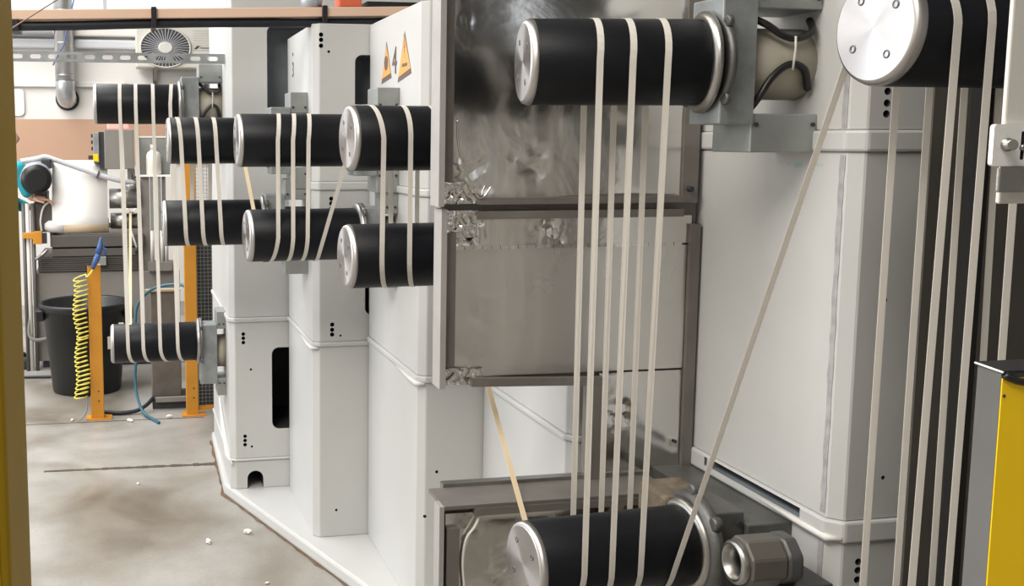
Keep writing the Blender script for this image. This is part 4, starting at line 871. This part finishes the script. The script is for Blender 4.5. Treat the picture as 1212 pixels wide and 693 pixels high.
scrap(0.02, 5.55, 0.009, 4, 'tiny white scrap out on the open floor below the drain strip')
scrap(-0.02, 6.84, 0.018, 5, 'white scrap lying beside the blue hose end')
scrap(0.235, 6.88, 0.018, 6, 'white scrap lying left of the tall orange post foot')
scrap(-0.39, 6.93, 0.014, 7, 'small scrap lying left of the short orange post foot')

# ================================================================== PERSON BEHIND THE YELLOW POST
def skin(name, verts, edges, mtl, parent, sub=2, vox=0.012):
    """body surface: a chain of tapering balls along the bones, welded into one continuous mesh"""
    org = ORG[parent.name]; bm = bmesh.new()
    rad = lambda v: Vector((v[3][0], v[3][1], (v[3][0] + v[3][1])/2)) if isinstance(v[3], tuple) else Vector((v[3],)*3)
    for i, k in edges:
        p0, p1 = Vector(verts[i][:3]) - org, Vector(verts[k][:3]) - org; r0, r1 = rad(verts[i]), rad(verts[k])
        n = max(2, int((p1 - p0).length/(0.35*min(*r0, *r1))))
        for q in range(n + 1):
            t = q/n; r = r0.lerp(r1, t); p = p0.lerp(p1, t)
            bmesh.ops.create_icosphere(bm, subdivisions=2, radius=1, matrix=Matrix.Translation(p) @ Matrix.Diagonal((*r, 1)))
    me = bpy.data.meshes.new(name); bm.to_mesh(me); bm.free()
    o = bpy.data.objects.new(name, me); COL.objects.link(o)
    r_ = o.modifiers.new('weld', 'REMESH'); r_.mode = 'VOXEL'; r_.voxel_size = vox; r_.use_smooth_shade = True
    cs = o.modifiers.new('relax', 'SMOOTH'); cs.iterations = 4; cs.factor = 0.5
    bpy.context.view_layer.update(); m2 = bpy.data.meshes.new_from_object(o.evaluated_get(bpy.context.evaluated_depsgraph_get()))
    o.modifiers.clear(); o.data = m2; m2.materials.clear(); m2.materials.append(M[mtl])
    for p in m2.polygons: p.use_smooth = True
    o.parent = parent; ORG[o.name] = org; return o
pX, pY = -1.0, 8.75
pr = thing('person', (pX, pY, 0), 'person in teal shirt standing behind the yellow post, reaching to the machine', 'person')
# pelvis root, facing +x
body = [(pX, pY, 0.99, (0.13, 0.15)), (pX, pY, 1.18, (0.11, 0.14)), (pX + .01, pY, 1.40, (0.12, 0.16)), (pX + .01, pY, 1.58, (0.09, 0.12)), (pX + .02, pY, 1.66, 0.055), (pX + .035, pY, 1.73, 0.056),
  (pX, pY - 0.10, 0.93, 0.09), (pX + .02, pY - 0.11, 0.53, 0.062), (pX, pY - 0.11, 0.11, 0.042), (pX + 0.13, pY - 0.12, 0.045, 0.035),
  (pX, pY + 0.10, 0.93, 0.09), (pX - .02, pY + 0.11, 0.53, 0.062), (pX - .06, pY + 0.11, 0.11, 0.042), (pX + 0.07, pY + 0.12, 0.045, 0.035),
  (pX + .01, pY - 0.19, 1.60, 0.062), (pX + .17, pY - 0.25, 1.60, 0.050), (pX + 0.23, pY - 0.22, 1.42, 0.036), (pX + 0.26, pY - 0.21, 1.375, 0.030),
  (pX + .01, pY + 0.19, 1.58, 0.062), (pX + .05, pY + 0.23, 1.32, 0.048), (pX + 0.17, pY + 0.18, 1.28, 0.034), (pX + 0.22, pY + 0.16, 1.28, 0.030)]
edges = [(0,1),(1,2),(2,3),(3,4),(4,5),(0,6),(6,7),(7,8),(8,9),(0,10),(10,11),(11,12),(12,13),(3,14),(14,15),(15,16),(16,17),(3,18),(18,19),(19,20),(20,21)]
bd = skin('body', body, edges, 'skin', pr)
sh = [(v[0], v[1], v[2], tuple(q + 0.014 for q in (v[3] if isinstance(v[3], tuple) else (v[3], v[3])))) for v in (body[0], body[1], body[2], body[3], body[14], body[15], body[16], body[18], body[19], body[20])]
skin('shirt', sh, [(0,1),(1,2),(2,3),(3,4),(4,5),(5,6),(3,7),(7,8),(8,9)], 'teal', pr)
tr = [(v[0], v[1], v[2] - (0.03 if i == 0 else 0), tuple(q + 0.014 for q in (v[3] if isinstance(v[3], tuple) else (v[3], v[3])))) for i, v in enumerate((body[0], body[6], body[7], body[8], body[10], body[11], body[12]))]
skin('trousers', tr, [(0,1),(1,2),(2,3),(0,4),(4,5),(5,6)], 'trouser', pr)
for k_ in (9, 13):
    v = body[k_]; MB().prism(rrect(v[0] - 0.17, v[0] + 0.08, v[1] - 0.05, v[1] + 0.05, 0.045), 0.0, 0.09).build('shoe', 'ink', pr, 0.02)
# head: shaped sphere with brow, nose, chin; ears, eyes, mouth, hair
hc = Vector((pX + 0.045, pY, 1.845))
bm = bmesh.new(); bmesh.ops.create_uvsphere(bm, u_segments=28, v_segments=20, radius=1)
for v in bm.verts:
    x, y, z = v.co; wy = 0.076*(1 - 0.18*max(0, -z)); d = 0.098*(1 - 0.12*max(0, -z)*(1 if x < 0 else -0.3))
    nx = 0.0
    if x > 0.75: nx = 0.026*math.exp(-((y/0.22)**2) - ((z + 0.12)/0.26)**2) + 0.010*math.exp(-((y/0.4)**2) - ((z + 0.85)/0.2)**2) - 0.008*math.exp(-((abs(y) - 0.38)/0.16)**2 - ((z - 0.08)/0.12)**2)
    v.co = Vector((x*d + nx, y*wy, z*0.122)) + hc - ORG[pr.name]
me = bpy.data.meshes.new('head'); bm.to_mesh(me); bm.free(); me.materials.append(M['skin'])
for p in me.polygons: p.use_smooth = True
hd = bpy.data.objects.new('head', me); COL.objects.link(hd); hd.parent = bd; ORG[hd.name] = ORG[pr.name]
for s in (-1, 1):
    MB().lathe(hc + Vector((0.083, s*0.030, 0.010)), (1, 0, 0), [(-0.004, 0.002), (0.0, 0.011), (0.005, 0.010), (0.008, 0.003)], 12).build('eye', 'ink', bd)
    MB().lathe(hc + Vector((-0.005, s*0.072, -0.010)), (0, s, 0), [(0, 0.012), (0.006, 0.028), (0.012, 0.026), (0.010, 0.012)], 14).build('ear', 'skin', bd)
MB().box(hc.x + 0.086, hc.x + 0.093, hc.y - 0.022, hc.y + 0.022, hc.z - 0.066, hc.z - 0.060).build('mouth', 'pinkgrey', bd)
bm = bmesh.new(); bmesh.ops.create_uvsphere(bm, u_segments=28, v_segments=20, radius=1)
bmesh.ops.delete(bm, geom=[v for v in bm.verts if v.co.z < (0.45 if v.co.x > 0.35 else -0.35)], context='VERTS')
for v in bm.verts: v.co = Vector((v.co.x*0.106, v.co.y*0.085, v.co.z*0.133)) + hc + Vector((-0.004, 0, 0)) - ORG[pr.name]
me = bpy.data.meshes.new('hair'); bm.to_mesh(me); bm.free(); me.materials.append(M['hair'])
for p in me.polygons: p.use_smooth = True
ha = bpy.data.objects.new('hair', me); COL.objects.link(ha); ha.parent = pr; ORG[ha.name] = ORG[pr.name]
def hand(wx, wy, wz, s):
    w = Vector((wx, wy, wz)); V = [(*w, (0.026, 0.020)), (*(w + Vector((0.05, 0, -0.004))), (0.016, 0.036)), (*(w + Vector((0.09, 0, -0.010))), (0.013, 0.038))]; E_ = [(0,1),(1,2)]
    for i, (dy, ln) in enumerate(((-0.030, 0.066), (-0.010, 0.078), (0.011, 0.072), (0.030, 0.055))):
        b = len(V); y = dy*s
        V += [(*(w + Vector((0.092, y, -0.010))), 0.0095), (*(w + Vector((0.092 + ln*0.45, y*1.1, -0.014))), 0.0088), (*(w + Vector((0.092 + ln*0.75, y*1.15, -0.030))), 0.008), (*(w + Vector((0.092 + ln*0.9, y*1.15, -0.050))), 0.007)]
        E_ += [(2, b), (b, b+1), (b+1, b+2), (b+2, b+3)]
    b = len(V); V += [(*(w + Vector((0.035, -0.034*s, -0.012))), 0.012), (*(w + Vector((0.065, -0.055*s, -0.022))), 0.010), (*(w + Vector((0.092, -0.060*s, -0.032))), 0.008)]
    E_ += [(1, b), (b, b+1), (b+1, b+2)]
    skin('hand', V, E_, 'skin', bd, 1, 0.0035)
hand(pX + 0.265, pY - 0.21, 1.37, 1); hand(pX + 0.22, pY + 0.16, 1.28, -1)
